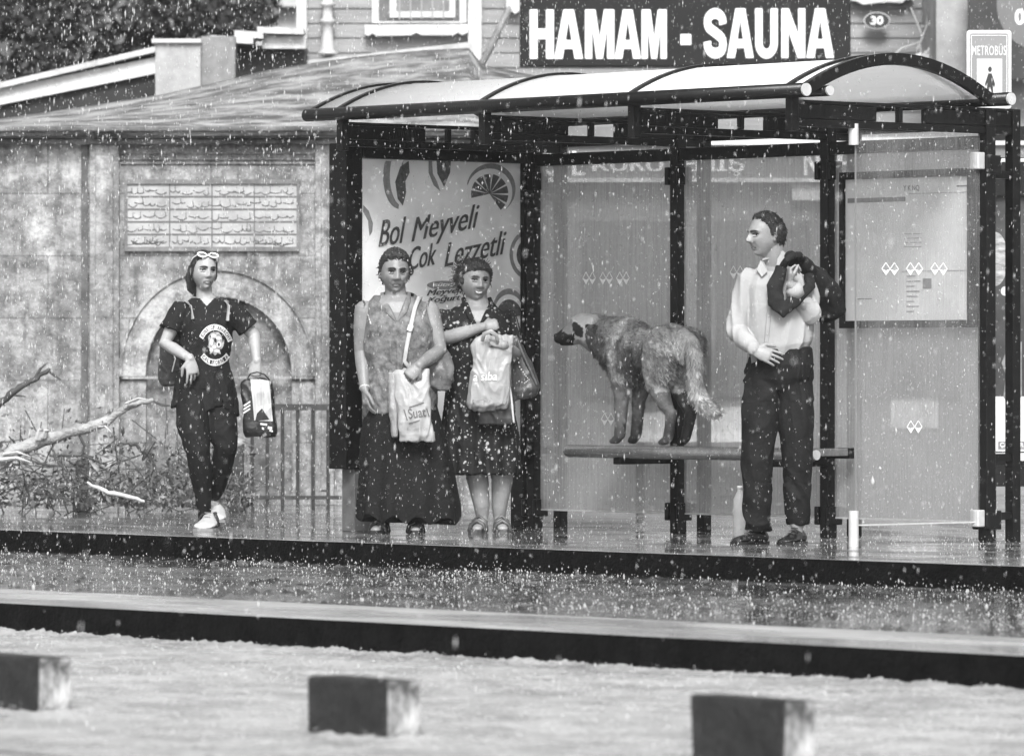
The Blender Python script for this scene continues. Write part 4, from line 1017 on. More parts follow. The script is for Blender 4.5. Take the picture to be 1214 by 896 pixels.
# ================================================================== FIGURE KIT
def sm(x, a, b):
    t = min(1, max(0, (x-a)/(b-a))); return t*t*(3-2*t)
def g2(x, z, cx, cz, sx_, sz_): return math.exp(-((x-cx)/sx_)**2-((z-cz)/sz_)**2)
def head_point(d, k):
    """d unit direction (x side, y forward, z up) -> skull and face surface in metres; k = look of the face"""
    x, y, z = d
    W_, Dp, H_ = k.get('w', .074), k.get('d', .096), k.get('h', .114)
    px_, py_, pz_ = x*W_, y*Dp, z*H_
    if z < 0:
        t = -z
        px_ *= 1 - k.get('jaw', .30)*sm(t, .25, 1.0)
        if y > 0: py_ *= 1 - .06*sm(t, .3, .9); py_ += .020*sm(t, .45, .95)*max(0, y)**.3
        else: py_ *= 1 - .35*sm(t, .2, .9)
    else:
        if y < 0: py_ *= 1.06
        px_ *= 1 + .03*sm(z, .1, .5)
    f = sm(y, .05, .45)                       # only the front carries features
    X, Z = px_, pz_
    nose = 0
    if f > 0:
        nl, nw = k.get('nose', .024), k.get('nw', .0095)
        zt_ = -.030
        if Z > zt_: prof = sm(Z, .028, zt_)
        else: prof = 1-sm(-Z, -zt_, -zt_+.011)
        ww = nw*(1+.75*sm(-Z, .008, .032))
        nose = nl*prof*math.exp(-(X/ww)**2)
        py_ += f*(nose)
        for s_ in (-1, 1):
            py_ -= f*.0165*g2(X, Z, s_*.031, .005, .017, .0100)     # sockets
            py_ += f*.0085*g2(X, Z, s_*.028, .024, .020, .007)      # brow
            py_ += f*.0060*g2(X, Z, s_*.044, -.020, .018, .016)     # cheekbone
            py_ += f*k.get('cheek', .003)*g2(X, Z, s_*.036, -.045, .020, .022)
            py_ -= f*.0035*g2(X, Z, s_*(.022+.25*max(0,-Z-.03)), -.048, .0045, .014)  # nose-mouth fold
            py_ += f*.004*g2(X, Z, s_*.012, -.033, .006, .006)      # nostril wing
        lp = k.get('lips', .006)
        py_ += f*lp*g2(X, Z, 0, -.0565, .021, .0055); py_ += f*lp*1.15*g2(X, Z, 0, -.069, .018, .0055)
        py_ -= f*.006*g2(X, Z, 0, -.0627, .022, .0026)
        py_ -= f*.004*g2(X, Z, 0, -.079, .018, .005)
        py_ += f*k.get('chin', .008)*g2(X, Z, 0, -.097, .020, .012)
    return (px_, py_, pz_)
def head_frame(c, yaw, tilt=0, roll=0):
    """yaw 0 looks at the viewer, positive to the right of the picture"""
    return Matrix.Translation(Vector(c)) @ Matrix.Rotation(yaw, 4, 'Z') @ Matrix.Rotation(tilt, 4, 'X') @ Matrix.Rotation(roll, 4, 'Y') @ Matrix.Rotation(math.pi, 4, 'Z')
def head_grid(mb, M, k, off=None, nu=84, nv=64, power=1.0):
    vs = []; fs = []
    for j in range(nv+1):
        t = math.pi*j/nv
        for i in range(nu):
            a = 2*math.pi*i/nu
            d = (math.sin(t)*math.sin(a), math.sin(t)*math.cos(a), math.cos(t))
            p = Vector(head_point(d, k))
            if off:
                o = off(d); n = Vector((d[0]/k.get('w',.074), d[1]/.096, d[2]/.114)).normalized(); p = p+n*o
            vs.append(M @ (p*k.get('s', 1.0)))
    for j in range(nv):
        for i in range(nu):
            a, b = j*nu+i, j*nu+(i+1)%nu; fs.append((a, a+nu, b+nu, b))
    mb.add(vs, fs)
def pw(x, pts):
    if x <= pts[0][0]: return pts[0][1]
    for (a, u), (b, v) in zip(pts[:-1], pts[1:]):
        if x <= b: return u+(v-u)*(x-a)/(b-a)
    return pts[-1][1]
def hand(mb, wrist, D, N, side, curls, s=1.0, thumb=.35, spread=.06, tc=.5):
    """wrist point, D towards the fingers, N out of the palm, side = +1/-1 which way the thumb leaves; curls in radians per finger"""
    wrist = Vector(wrist); D = Vector(D).normalized(); N = Vector(N); N = (N-D*N.dot(D)).normalized(); S = D.cross(N)*side
    mb.tube([wrist-D*.012*s, wrist+D*.022*s, wrist+D*.055*s, wrist+D*.082*s], [.0255*s,.033*s,.040*s,.036*s], 16, flat=N, ff=[.72,.52,.40,.36])
    Ls = [.068,.076,.071,.055]
    for i in range(4):
        base = wrist + D*(.080-.004*abs(i-1))*s + S*(.0310-i*.0207)*s
        dv = (D + S*(1.5-i)*spread).normalized(); ax = S
        pts = [base-dv*.02*s, base]; p = base; ang = 0
        for f_, fr_ in enumerate((.45,.30,.25)):
            ang += curls[i]*(1.0, 1.1, .7)[f_]
            v = (dv*math.cos(ang) + N*math.sin(ang)); p = p+v*Ls[i]*fr_*s; pts.append(p)
        mb.tube(pts, [.0080*s,.0083*s,.0077*s,.0070*s,.0060*s], 10)
    b = wrist + D*.022*s + S*.022*s
    d1 = (D*.62+S*.75+N*thumb).normalized(); p1 = b+d1*.038*s; d2 = (D*.9+S*(.45-tc)+N*(thumb+tc*.5)).normalized(); p2 = p1+d2*.028*s; p3 = p2+d2*.022*s
    mb.tube([b-d1*.01*s, b, p1, p2, p3], [.014*s,.0135*s,.0108*s,.0098*s,.0072*s], 10)
def skin_mat(name, v, blot=.08):
    m = mat(name, v, .42, blot, 9, .12, 120, spec=.45, detail=5); nodes_of(m)[2].inputs['Subsurface Weight'].default_value = 0; return m
def cloth(name, v, rough=.75, bump=.25, **k): return mat(name, v, rough, k.pop('var', .12), k.pop('scale', 9), bump, k.pop('bscale', 70), **k)
M_eye = mat('eye_white', .50, .15); M_iris = mat('iris_dark', .012, .1); M_lash = mat('lash_dark', .02, .6)
M_tooth = mat('teeth', .8, .25)
def face_parts(t, M, k, gaze=0.0, smile=False, m_hair=None, lidv=None, brow=.0045):
    brow *= 1.25
    s = k.get('s', 1.0)
    def surf(x, z):
        # front surface at face coordinates
        y = .05; best = None
        for _ in range(40):
            dz_ = z/k.get('h', .114); dx_ = x/k.get('w', .074)
            r2 = 1-dz_*dz_-dx_*dx_
            d = Vector((dx_, math.sqrt(max(r2, .01)), dz_)).normalized(); p = head_point(d, k); best = p[1]; break
        return best
    for s_ in (-1, 1):
        ye = surf(s_*.031, .004)-.0095
        c = M @ (Vector((s_*.031, ye, .0035))*s)
        e = MB().ball(c, .0122*s, 16, 10).build('eye', M_eye, t, smooth=True)
        gz = Vector((math.sin(gaze)*-1, math.cos(gaze), 0)); ci = M @ ((Vector((s_*.031, ye, .0035))+gz*.0088)*s)
        MB().ball(ci, .0074*s, 12, 8).build('iris', M_iris, e, smooth=True)
        # upper lid line and brow follow the face
        up = []; br = []
        for i in range(8):
            u = i/7; x = .0155+.031*u
            z = .0065+.0062*math.sin(math.pi*(u*.9+.05)); up.append(M @ (Vector((s_*x, surf(s_*x, z)+.0022, z))*s))
        MB().tube(up, [.0014]+[.0034*s]*6+[.0014], 6).build('eyelid', M_lash if lidv is None else lidv, t, smooth=True)
        lo = []
        for i in range(7):
            u = i/6; x = .018+.027*u; z = -.0035-.0035*math.sin(math.pi*u); lo.append(M @ (Vector((s_*x, surf(s_*x, z)+.001, z))*s))
        MB().tube(lo, [.0008]+[.0017*s]*5+[.0008], 6).build('lower_lid', M_lash, t, smooth=True)
        for i in range(9):
            u = i/8; x = .011+.038*u; z = .0185+.0065*math.sin(math.pi*(u*.75+.1)); br.append(M @ (Vector((s_*x, surf(s_*x, z)+.002, z))*s))
        MB().tube(br, [brow*.6*s]+[brow*s]*3+[brow*.85*s]*3+[brow*.5*s, .001], 8, flat=(0,1,0), ff=.6).build('eyebrow', m_hair, t, smooth=True)
    # mouth line
    pts = []; w = .024 if not smile else .028
    for i in range(13):
        u = -1+2*i/12; x = w*u; z = -.0627 + (.0075 if smile else -.0022)*u*u
        pts.append(M @ (Vector((x, surf(x, -.0627)+(.0005 if not smile else .003), z))*s))
    mo = MB().tube(pts, [.001]+[.0026*s]*11+[.001], 6).build('mouth_line', M_lash, t, smooth=True)
    if smile:
        tp = []
        for i in range(9):
            u = -1+2*i/8; x = .019*u; z = -.0625+.005*u*u; tp.append(M @ (Vector((x, surf(x, -.0627)+.0052, z))*s))
        MB().tube(tp, [.0015]+[.0038*s]*7+[.0015], 8).build('teeth', M_tooth, mo, smooth=True)
def ears(mb, M, k, sides=(-1,1)):
    s = k.get('s', 1.0)
    for s_ in sides:
        for (y, z, ry, rz) in ((-.012,.000,.016,.022),(-.008,-.020,.011,.016)):
            c = M @ (Vector((s_*(k.get('w',.074)+.002), y, z))*s); mb.ball(c, (.010*s, ry*s, rz*s), 12, 8, M.to_3x3())
def finish_body(mb, t, m_skin, M, k, lips_v=None, voxel=.0035):
    """fuse the figure into one continuous surface; lips get their own tone"""
    me = fuse(mb, voxel, 3, .4)
    mats = [m_skin]
    o = link('body', me, mats, t, smooth=True)
    if lips_v is not None:
        me.materials.append(lips_v); Mi = M.inverted(); s = k.get('s', 1.0)
        for p in me.polygons:
            q_ = (Mi @ p.center)/s
            if q_.y > .05 and abs(q_.x) < .024 and -.0745+.1*abs(q_.x) < q_.z < -.0525-.12*abs(q_.x): p.material_index = 1
    return o
def hair_shell(t, M, k, thr, thick, m_, seed=1, freq=60, rough=.004, name='hair', extra=None, soft=.14, puff=0.0):
    def off(d):
        x, y, z = d
        e = z - pw(y, thr) + noise.noise(Vector((x*4+seed, y*4, z*4)))*.07 + noise.noise(Vector((x*14+seed, y*14, z*14)))*.05
        w = sm(e, -.01, soft)
        n = noise.noise(Vector((x*freq*.35+seed, y*freq*.12, z*freq*.18)))*rough + noise.noise(Vector((x*freq, y*freq*.5+seed, z*freq*.5)))*rough*.5
        return -.016 + (thick+puff*max(0,z)+.016)*w + n*w
    mb = MB(); head_grid(mb, M, dict(k, nose=0, lips=0, chin=0), off, 110, 84)
    if extra: extra(mb)
    return mb.build(name, m_, t, smooth=True)
def strands(t, M, k, thr, n, length, m_, thick=.008, seed=3, side=0.0, curl=.25, lift=.35):
    # locks of hair lying over the shell, so that its edge is broken up
    rr_ = random.Random(seed); mb = MB(); s = k.get('s', 1.0); kk_ = dict(k, nose=0, lips=0, chin=0); done = 0
    while done < n:
        d = Vector((rr_.gauss(0,1), rr_.gauss(0,1), rr_.gauss(.25,1))).normalized()
        e = d.z-pw(d.y, thr)
        if e < -.02 or e > 1.2: continue
        if e > .25 and rr_.random() < .35: continue
        done += 1; fl = Vector((side*.4, -1.0 if d.z > .2 else -.35, -.25 if d.z > .3 else -1)); p = Vector(head_point(d, kk_)); nr = Vector((d.x/k.get('w',.074), d.y/.096, d.z/.114)).normalized(); p = p+nr*thick*rr_.uniform(.5,1.1)
        pts = [M @ ((p-nr*.006)*s)]; v = (fl-nr*fl.dot(nr)).normalized(); L = length*rr_.uniform(.5,1.2)
        w = Vector((rr_.gauss(0,curl), rr_.gauss(0,curl), rr_.gauss(0,curl)))
        for j in range(1,4):
            u = j/3; q_ = p+v*L*u+nr*(lift*L*math.sin(math.pi*u*.8)*.5 - L*L*u*u*4.5)+w*L*u*u; pts.append(M @ (q_*s))
        mb.tube(pts, [.0028,.0034,.0026,.0008], 5)
    return mb.build('hair_locks', m_, t, smooth=True)
def hair_mat(name, v):
    m = mat(name, v, .35, .5, 20, .5, 160, stretch=(3,3,.5), spec=.5); return m
# ================================================================== MAN
def person_frame(px_, py_foot, d):
    f = Fr(px_, d); return f
dm = F*CAMH/(645-HOR)
fr = Fr(915, dm)
P = lambda px, py, y=0.0: Vector(((px-915)*dm/F, y, (645-py)*dm/F))
t = fthing('person', 'man in white shirt and dark trousers holding a jacket over his shoulder, looking left', 'person', fr)
skm = skin_mat('skin_man', .25, .16)
hk = dict(w=.073, d=.099, h=.116, nose=.030, nw=.0095, lips=.004, chin=.007, jaw=.24, s=.99)
HM = head_frame(P(908,279,-.01), R(-62), R(2), 0)
b = MB(); head_grid(b, HM, hk); ears(b, HM, hk)
b.tube([P(916,292,.0), P(918,305,.01), P(921,322,.02)], [.054,.058,.066], 20)
# torso, arms, legs (one continuous figure)
cx = lambda px: P(px,0).x
zz = lambda py: P(0,py).z
b.loft([(cx(920),.02,zz(432),.155,.11),(cx(921),.02,zz(400),.145,.10),(cx(921),.02,zz(360),.155,.105),(cx(920),.02,zz(332),.165,.10),(cx(920),.02,zz(322),.12,.08),(cx(920),.02,zz(316),.07,.06)], 28)
sR, eR, wR = P(885,333,0), P(873,392,-.02), P(892,415,-.17)
sL, eL, wL = P(953,335,.03), P(961,372,-.10), P(936,338,-.17)
b.tube([sR, sR.lerp(eR,.5), eR, eR.lerp(wR,.4), wR], [.052,.046,.040,.038,.027], 18)
b.tube([sL, sL.lerp(eL,.5), eL, eL.lerp(wL,.4), wL], [.052,.046,.040,.037,.027], 18)
# right hand laid flat on the belly
hand(b, wR, P(916,424,-.185)-wR, (0,1,-.25), 1, (.12,.14,.18,.22), 1.02, .2, .05, .2)
# left hand up at the shoulder, hooked round the jacket loop
hand(b, wL, P(934,312,-.14)-wL, (.95,.1,.1), -1, (.95,1.0,1.05,1.1), 1.0, .35, .05, .4)
hipR, kR, aR = P(905,440,0), P(896,530,-.01), P(898,622,.02)
hipL, kL, aL = P(940,440,.02), P(944,530,.0), P(945,622,.0)
for h_, k_, a_ in ((hipR,kR,aR),(hipL,kL,aL)): b.tube([h_, h_.lerp(k_,.5), k_, k_.lerp(a_,.4), a_], [.085,.075,.055,.052,.036], 18)
for a_, tx in ((aR,P(878,642,-.13)),(aL,P(932,644,-.14))): b.tube([a_, a_+Vector((0,0,-.045)), a_*.7+tx*.3+Vector((0,0,-.05)), tx*.6+a_*.4+Vector((0,0,-.03))], [.034,.028,.016,.008], 12)
lipm = mat('lips_man', .20, .4)
finish_body(b, t, skm, HM, hk, lipm)
mh = hair_mat('hair_black', .018)
hair_shell(t, HM, hk, [(-1,-.60),(-.45,-.45),(-.15,-.16),(.0,-.12),(.13,-.05),(.2,.25),(.34,.52),(.5,.72),(.75,.82),(1,.9)], .011, mh, 2, 110, .010, soft=.14)
strands(t, HM, hk, [(-1,-.55),(-.45,-.45),(-.15,-.16),(.0,-.10),(.13,-.0),(.2,.28),(.34,.50),(.5,.68),(.75,.80),(1,.9)], 420, .020, mh, .009, 5, 0, .35, .2)
face_parts(t, HM, hk, 0, False, mh, brow=.0048)
# ---- shirt
M_shirt = mat('white_shirt', .33, .8, .05, 5, .25, 16, spec=.2)
m = MB()
m.loft([(cx(925),.03,zz(424),.155,.125,0,.0),(cx(925),.02,zz(410),.170,.140),(cx(924),.02,zz(385),.175,.142),(cx(922),.02,zz(355),.178,.135),(cx(920),.02,zz(338),.182,.125),(cx(920),.02,zz(326),.155,.105),(cx(920),.02,zz(318),.105,.085),(cx(921),.02,zz(311),.066,.068)], 36)
m.tube([sR+Vector((.02,0,.01)), sR, sR.lerp(eR,.5), eR, eR.lerp(wR,.5), wR+(eR-wR)*.10], [.058,.062,.057,.056,.046,.037], 22)
m.tube([sL+Vector((-.02,0,.01)), sL, sL.lerp(eL,.5), eL, eL.lerp(wL,.5), wL+(eL-wL)*.22], [.058,.062,.060,.055,.044,.042], 22)
me = fuse(m, .005, 3)
wrinkle(me, .007, lambda p: 1.0 if p[2] > zz(360) else 1.3, (8,8,3.2), 3)
# shirt-tail rises at the side, dips at the belly
c = coords(me)
c[:,2] += np.where((c[:,2] < zz(400)) & (c[:,0] > cx(889)) & (c[:,1] > -.135), (c[:,0]-cx(925))*.32*np.clip((zz(400)-c[:,2])/.1,0,1), 0) 
setco(me, c)
cut(me, lambda p: p.z > zz(322) and p.y < .0 and abs(p.x-cx(915)) < .05*(p.z-zz(326))/.04)
sh_ = link('shirt', me, M_shirt, t, smooth=True)
# collar wings, placket, buttons, cuff
def patch(name, pts, thick, m_, par, y_off=0):
    mb = MB(); n = len(pts); vs = [Vector(p) for p in pts]; nn = (vs[1]-vs[0]).cross(vs[2]-vs[0]).normalized()*thick
    mb.add([v-nn/2 for v in vs]+[v+nn/2 for v in vs], [tuple(range(n)), tuple(reversed(range(n,2*n)))]+[(i,i+n,(i+1)%n+n,(i+1)%n) for i in range(n)])
    return mb.build(name, m_, par, bevel=.002, recalc=True)
patch('collar', [P(901,309,-.045), P(896,320,-.085), P(902,329,-.10), P(909,322,-.10), P(905,311,-.07)], .006, M_shirt, sh_)
patch('collar', [P(927,297,-.02), P(936,304,-.05), P(926,319,-.105), P(918,321,-.105), P(921,307,-.08)], .006, M_shirt, sh_)
patch('collar', [P(903,309,-.05), P(906,300,.06), P(931,294,.07), P(929,302,-.02)], .004, M_shirt, sh_)
dcuf = (wL-eL).normalized()
MB().tube([wL+(eL-wL)*.36, wL+(eL-wL)*.06], [.047,.043], 22, cap='flat').build('cuff', M_shirt, sh_, smooth=True)
bt = MB(); bvh = BVHTree.FromPolygons([v.co for v in me.vertices], [tuple(p.vertices) for p in me.polygons])
pl = []
for i in range(14):
    py_ = 326+i*7; px_ = 914-i*.55
    q_ = P(px_, py_, -.6); h = bvh.ray_cast(q_, Vector((0,1,0)))
    if h[0]: pl.append(h[0]+Vector((0,-.002,0)))
if len(pl) > 3: MB().tube(pl, .012, 8, flat=(0,1,0), ff=.25).build('placket', M_shirt, sh_, smooth=True)
for p in pl[1::3]: MB().ball(p+Vector((0,-.004,0)), (.005,.002,.005), 10, 6).build('button', mat('button_grey', .35, .3), sh_, smooth=True)
# ---- trousers
M_tr = mat('black_trousers', .010, .8, .3, 8, .25, 40, spec=.2)
m = MB()
m.loft([(cx(922),.01,zz(462),.150,.095),(cx(923),.01,zz(448),.178,.125),(cx(925),.01,zz(430),.172,.125),(cx(926),.015,zz(412),.160,.12)], 32)
m.tube([P(906,440,0), P(901,490,-.01), P(897,545,-.015), P(897,590,0), P(899,628,.03)], [.098,.100,.083,.072,.070], 24, cap='flat')
m.tube([P(938,440,.01), P(943,490,0), P(945,545,-.015), P(945,590,0), P(946,621,.02)], [.098,.096,.078,.062,.058], 24, cap='flat')
me = fuse(m, .006, 3); wrinkle(me, .007, lambda p: 1.5 if p[2] < .32 or .75 < p[2] < .95 else .8, (10,10,7), 8)
tr_ = link('trousers', me, M_tr, t, smooth=True)
bvt = BVHTree.FromPolygons([v.co for v in me.vertices], [tuple(p.vertices) for p in me.polygons])
# ---- shoes
M_shoe = mat('black_wet_leather', .012, .14, .3, 8, .15, 30, spec=.6)
def shoe(name, heel, toe, s_, m_, par, sole_m=None, hs=1.0):
    heel, toe = Vector(heel), Vector(toe); D_ = (toe-heel); D_.z = 0; L = D_.length; D_.normalize(); U = Vector((0,0,1)); z0 = .0
    mb = MB(); pts = []; 
    prof = [(0,.030,.062),(.12,.037,.075),(.30,.038,.080),(.48,.040,.062),(.66,.046,.046),(.82,.047,.038),(.94,.040,.030),(1.0,.020,.022)]
    rings = []
    n = 20
    vs = []; fs = []
    for u, ww, hh in prof:
        c_ = heel + D_*L*u; c_.z = z0; S_ = D_.cross(U)
        for k in range(n):
            a = 2*math.pi*k/n; zc_ = hh*(.5+.5*math.sin(a)); wv = ww*s_*math.cos(a)*(1 if zc_ < hh*.6 else .95)
            vs.append(c_ + S_*wv*(1-.35*max(0,math.sin(a))) + U*(zc_*hs+.008))
    for i in range(len(prof)-1):
        for k in range(n): a, b2 = i*n+k, i*n+(k+1)%n; fs.append((a, b2, b2+n, a+n))
    fs += [tuple(reversed(range(n))), tuple(range((len(prof)-1)*n, len(prof)*n))]
    mb.add(vs, fs); me_ = fuse(mb, .004, 4)
    o_ = link(name, me_, m_, par, smooth=True)
    sl = MB(); out = []
    S_ = D_.cross(U)
    for u, ww, hh in prof: out.append(heel+D_*L*u+S_*ww*s_*1.06)
    for u, ww, hh in reversed(prof): out.append(heel+D_*L*u-S_*ww*s_*1.06)
    nn = len(out); sl.add([Vector((q_.x,q_.y,0)) for q_ in out]+[Vector((q_.x,q_.y,.016)) for q_ in out], [tuple(range(nn)), tuple(reversed(range(nn,2*nn)))]+[(i,i+nn,(i+1)%nn+nn,(i+1)%nn) for i in range(nn)])
    sl.build('sole', sole_m or m_, o_, recalc=True)
    return o_, D_, S_, L, heel
def ground(p): p = Vector(p); p.z = 0; return p
s1 = shoe('shoe', ground(P(908,0,.06)), ground(P(869,0,-.10)), 1.0, M_shoe, t)
s2 = shoe('shoe', ground(P(952,0,.06)), ground(P(926,0,-.16)), 1.0, M_shoe, t)
for so_, D_, S_, L, hl in (s1, s2):
    for u in (.42,.50,.58):
        c_ = hl+D_*L*u+Vector((0,0,.085-(u-.42)*.16)); MB().tube([c_-S_*.018, c_+Vector((0,0,.004)), c_+S_*.018], .0028, 6).build('lace', mat('lace_dark', .05, .5), so_)
# watch
MB().tube([wR+(eR-wR)*.06, wR+(eR-wR)*.16], [.033,.034], 20, cap='flat').build('watch_strap', M_shoe, t, smooth=True)
MB().tube([wR+(eR-wR)*.11+Vector((0,-.030,0)), wR+(eR-wR)*.11+Vector((0,-.040,0))], [.017,.017], 16, cap='flat').build('watch_dial', M_chrome, t)
# ---- jacket hooked over the shoulder (held, so a thing of its own)
M_jk = mat('dark_jacket_cloth', .014, .8, .35, 8, .3, 40, spec=.2)
tj = fthing('jacket', 'black jacket hanging from the man\'s hooked fingers over his shoulder', 'jacket', fr)
m = MB()
m.tube([P(936,303,-.07), P(948,316,.02), P(962,338,.12), P(976,358,.16), P(986,374,.17)], [.030,.085,.115,.13,.085], 24, flat=(0.5,1,0.2), ff=[.8,.5,.45,.4,.35])
m.tube([P(943,308,.0), P(966,325,.10), P(990,352,.15), P(996,368,.16)], [.03,.06,.06,.04], 18, flat=(0.5,1,0.2), ff=.6)
me = fuse(m, .006, 4); wrinkle(me, .010, None, (9,9,6), 5); link('jacket_body', me, M_jk, tj, smooth=True)
m = MB()
m.tube([P(925,318,-.135), P(917,340,-.165), P(918,358,-.17), P(927,367,-.175), P(940,357,-.175), P(952,345,-.17), P(960,338,-.12), P(958,325,0)], [.030,.042,.046,.044,.034,.030,.028,.03], 20, flat=(0,1,0), ff=.45)
me = fuse(m, .005, 4); wrinkle(me, .004, None, (14,14,10), 6); link('sleeve', me, M_jk, tj, smooth=True)
m = MB(); m.tube([P(926,318,-.12), P(931,309,-.165), P(938,304,-.15), P(946,303,-.09), P(952,312,-.0)], [.020,.017,.016,.020,.03], 14); me = fuse(m, .004, 3); wrinkle(me, .003, None, (30,30,30)); link('collar', me, M_jk, tj, smooth=True)
# ---- bottle behind him
fb = Fr(877, dm+.9)
yb = CAMH*F/(dm+.9)
tb = fthing('water_bottle', 'clear plastic water bottle standing on wet paving beside the man', 'bottle', fb)
M_bot = mat('clear_wet_plastic', .72, .12, .1, 30, .2, 60, trans=.5)
MB().tube([(0,0,.002),(0,0,.02),(0,0,.10),(0,0,.115),(0,0,.13),(0,0,.215),(0,0,.245),(0,0,.262),(0,0,.272)], [.033,.036,.035,.033,.036,.035,.022,.0135,.0135], 20, cap='flat').build('bottle_body', M_bot, tb, smooth=True)
MB().tube([(0,0,.272),(0,0,.288)], [.0155,.0155], 16, cap='flat').build('cap', mat('white_cap', .75, .4), tb, smooth=True)
# ================================================================== WALKING GIRL
dg_ = F*CAMH/(628.5-HOR)
fr = Fr(248, dg_); k0 = dg_/F
P = lambda px, py, y=0.0: Vector(((px-248)*k0, y, (628.5-py)*k0))
cx = lambda px: P(px,0).x
zz = lambda py: P(0,py).z
t = fthing('person', 'young woman in black printed t-shirt and leggings walking with a shoe bag', 'person', fr)
skg = skin_mat('skin_pale', .32, .10)
gk = dict(w=.068, d=.090, h=.110, nose=.020, nw=.0085, lips=.0065, chin=.006, jaw=.34, cheek=.004, s=.985)
HM = head_frame(P(242,322,-.02), R(22), R(-1), R(3))
b = MB(); head_grid(b, HM, gk); ears(b, HM, gk)
b.tube([P(241,332,.01), P(242,345,.015), P(244,356,.02)], [.044,.046,.060], 18)
b.loft([(cx(242),.02,zz(470),.15,.10),(cx(243),.02,zz(440),.115,.085),(cx(245),.01,zz(400),.125,.09),(cx(245),.01,zz(372),.145,.085),(cx(244),.015,zz(362),.12,.07),(cx(244),.02,zz(355),.07,.06)], 26)
sR, eR, wR = P(213,369,.01), P(196,407,-.03), P(227,425,-.16)
sL, eL, wL = P(276,368,.01), P(301,398,.02), P(305,428,-.08)
b.tube([sR, sR.lerp(eR,.5), eR, eR.lerp(wR,.35), wR], [.046,.042,.036,.035,.024], 18)
b.tube([sL, sL.lerp(eL,.5), eL, eL.lerp(wL,.35), wL], [.046,.042,.036,.034,.023], 18)
hand(b, wR, (.20,-.08,-.95), (-.35,.9,0), -1, (.25,.32,.45,.55), .98, .35, .10, .3)
hand(b, wL, (-.20,-.05,-.95), (.25,.92,.0), -1, (1.25,1.3,1.3,1.35), .96, .5, .03, .7)
hipR, kR, aR = P(230,470,0), P(236,535,-.10), P(243,606,.0)
hipL, kL, aL = P(262,470,.02), P(268,530,-.04), P(251,598,.14)
for h_, k_, a_ in ((hipR,kR,aR),(hipL,kL,aL)): b.tube([h_, h_.lerp(k_,.5), k_, k_.lerp(a_,.4), a_], [.075,.062,.038,.036,.024], 18)
b.tube([aR, P(246,616,-.03), P(248,622,-.08)], [.030,.026,.018], 12); b.tube([aL, P(253,608,.12), P(255,616,.06)], [.030,.026,.016], 12)
finish_body(b, t, skg, HM, gk, mat('lips_girl', .20, .3))
mh = hair_mat('hair_black', .018)
def bun(mb):
    mb.tube([HM @ Vector((.02,-.085,.02)), HM @ Vector((.035,-.10,-.04)), HM @ Vector((.03,-.09,-.10)), HM @ Vector((.02,-.085,-.13))], [.045,.042,.034,.012], 14)
hair_shell(t, HM, gk, [(-1,-.75),(-.4,-.62),(-.1,-.45),(.08,-.25),(.2,.05),(.34,.40),(.5,.62),(.8,.68),(1,.72)], .010, mh, 4, 60, .004, extra=bun, soft=.10)
strands(t, HM, gk, [(-1,-.7),(-.4,-.6),(-.1,-.42),(.08,-.2),(.2,.1),(.34,.42),(.5,.62),(.8,.68),(1,.72)], 260, .055, mh, .009, 6, 0, .10, .1)
face_parts(t, HM, gk, R(10), False, mh, brow=.0038)
# sunglasses pushed up on the hair
M_sg = mat('pale_glasses_frame', .75, .25); M_ln = mat('sunglass_lens', .16, .08, spec=.8)
tg = fthing('sunglasses', 'pale-rimmed round sunglasses pushed up on the walking girl\'s hair', 'sunglasses', fr)
rims = []
for s_, c_ in ((-1, Vector((.034,.058,.092))), (1, Vector((-.034,.058,.092)))):
    ax = Vector((0,.62,.78)); e1 = Vector((1,0,0)); e2 = ax.cross(e1).normalized()
    pts = [HM @ (c_+e1*.027*math.cos(2*math.pi*k/20)+e2*.021*math.sin(2*math.pi*k/20)) for k in range(21)]
    MB().tube(pts, .0052, 8).build('rim', M_sg, tg, smooth=True)
    MB().add([HM @ (c_+e1*.024*math.cos(2*math.pi*k/20)+e2*.018*math.sin(2*math.pi*k/20)) for k in range(20)], [tuple(range(20))]).build('lens', M_ln, tg)
    MB().tube([HM @ (c_+Vector((-s_*.027,0,0))), HM @ (c_+Vector((-s_*.045,-.03,-.02))), HM @ (c_+Vector((-s_*.046,-.09,-.06)))], .003, 6).build('temple', M_sg, tg, smooth=True)
MB().tube([HM @ Vector((-.01,.062,.09)), HM @ Vector((0,.066,.088)), HM @ Vector((.01,.062,.09))], .0035, 8).build('bridge', M_sg, tg, smooth=True)
# ---- t-shirt
M_tee = cloth('black_tshirt', .012, .8, .25, spec=.2, var=.2)
m = MB()
m.loft([(cx(241),.015,zz(462),.168,.118),(cx(242),.01,zz(445),.150,.115),(cx(243),.005,zz(425),.140,.110),(cx(245),.0,zz(400),.148,.115),(cx(246),.0,zz(384),.155,.118),(cx(245),.01,zz(370),.150,.10),(cx(245),.012,zz(361),.125,.08),(cx(244),.015,zz(354),.085,.065)], 36)
m.tube([sR+Vector((.03,0,-.005)), sR, sR.lerp(eR,.35), sR.lerp(eR,.60)], [.055,.062,.066,.070], 20, cap='flat')
m.tube([sL+Vector((-.03,0,-.005)), sL, sL.lerp(eL,.35), sL.lerp(eL,.72)], [.055,.060,.063,.066], 20, cap='flat')
me = fuse(m, .005, 3); wrinkle(me, .0045, None, (10,10,7), 12)
bare = me.copy()
cut(me, lambda p: p.y < .02 and p.z > zz(363)+abs(p.x-cx(246))*1.1 )
tee = link('tshirt', me, M_tee, t, smooth=True)
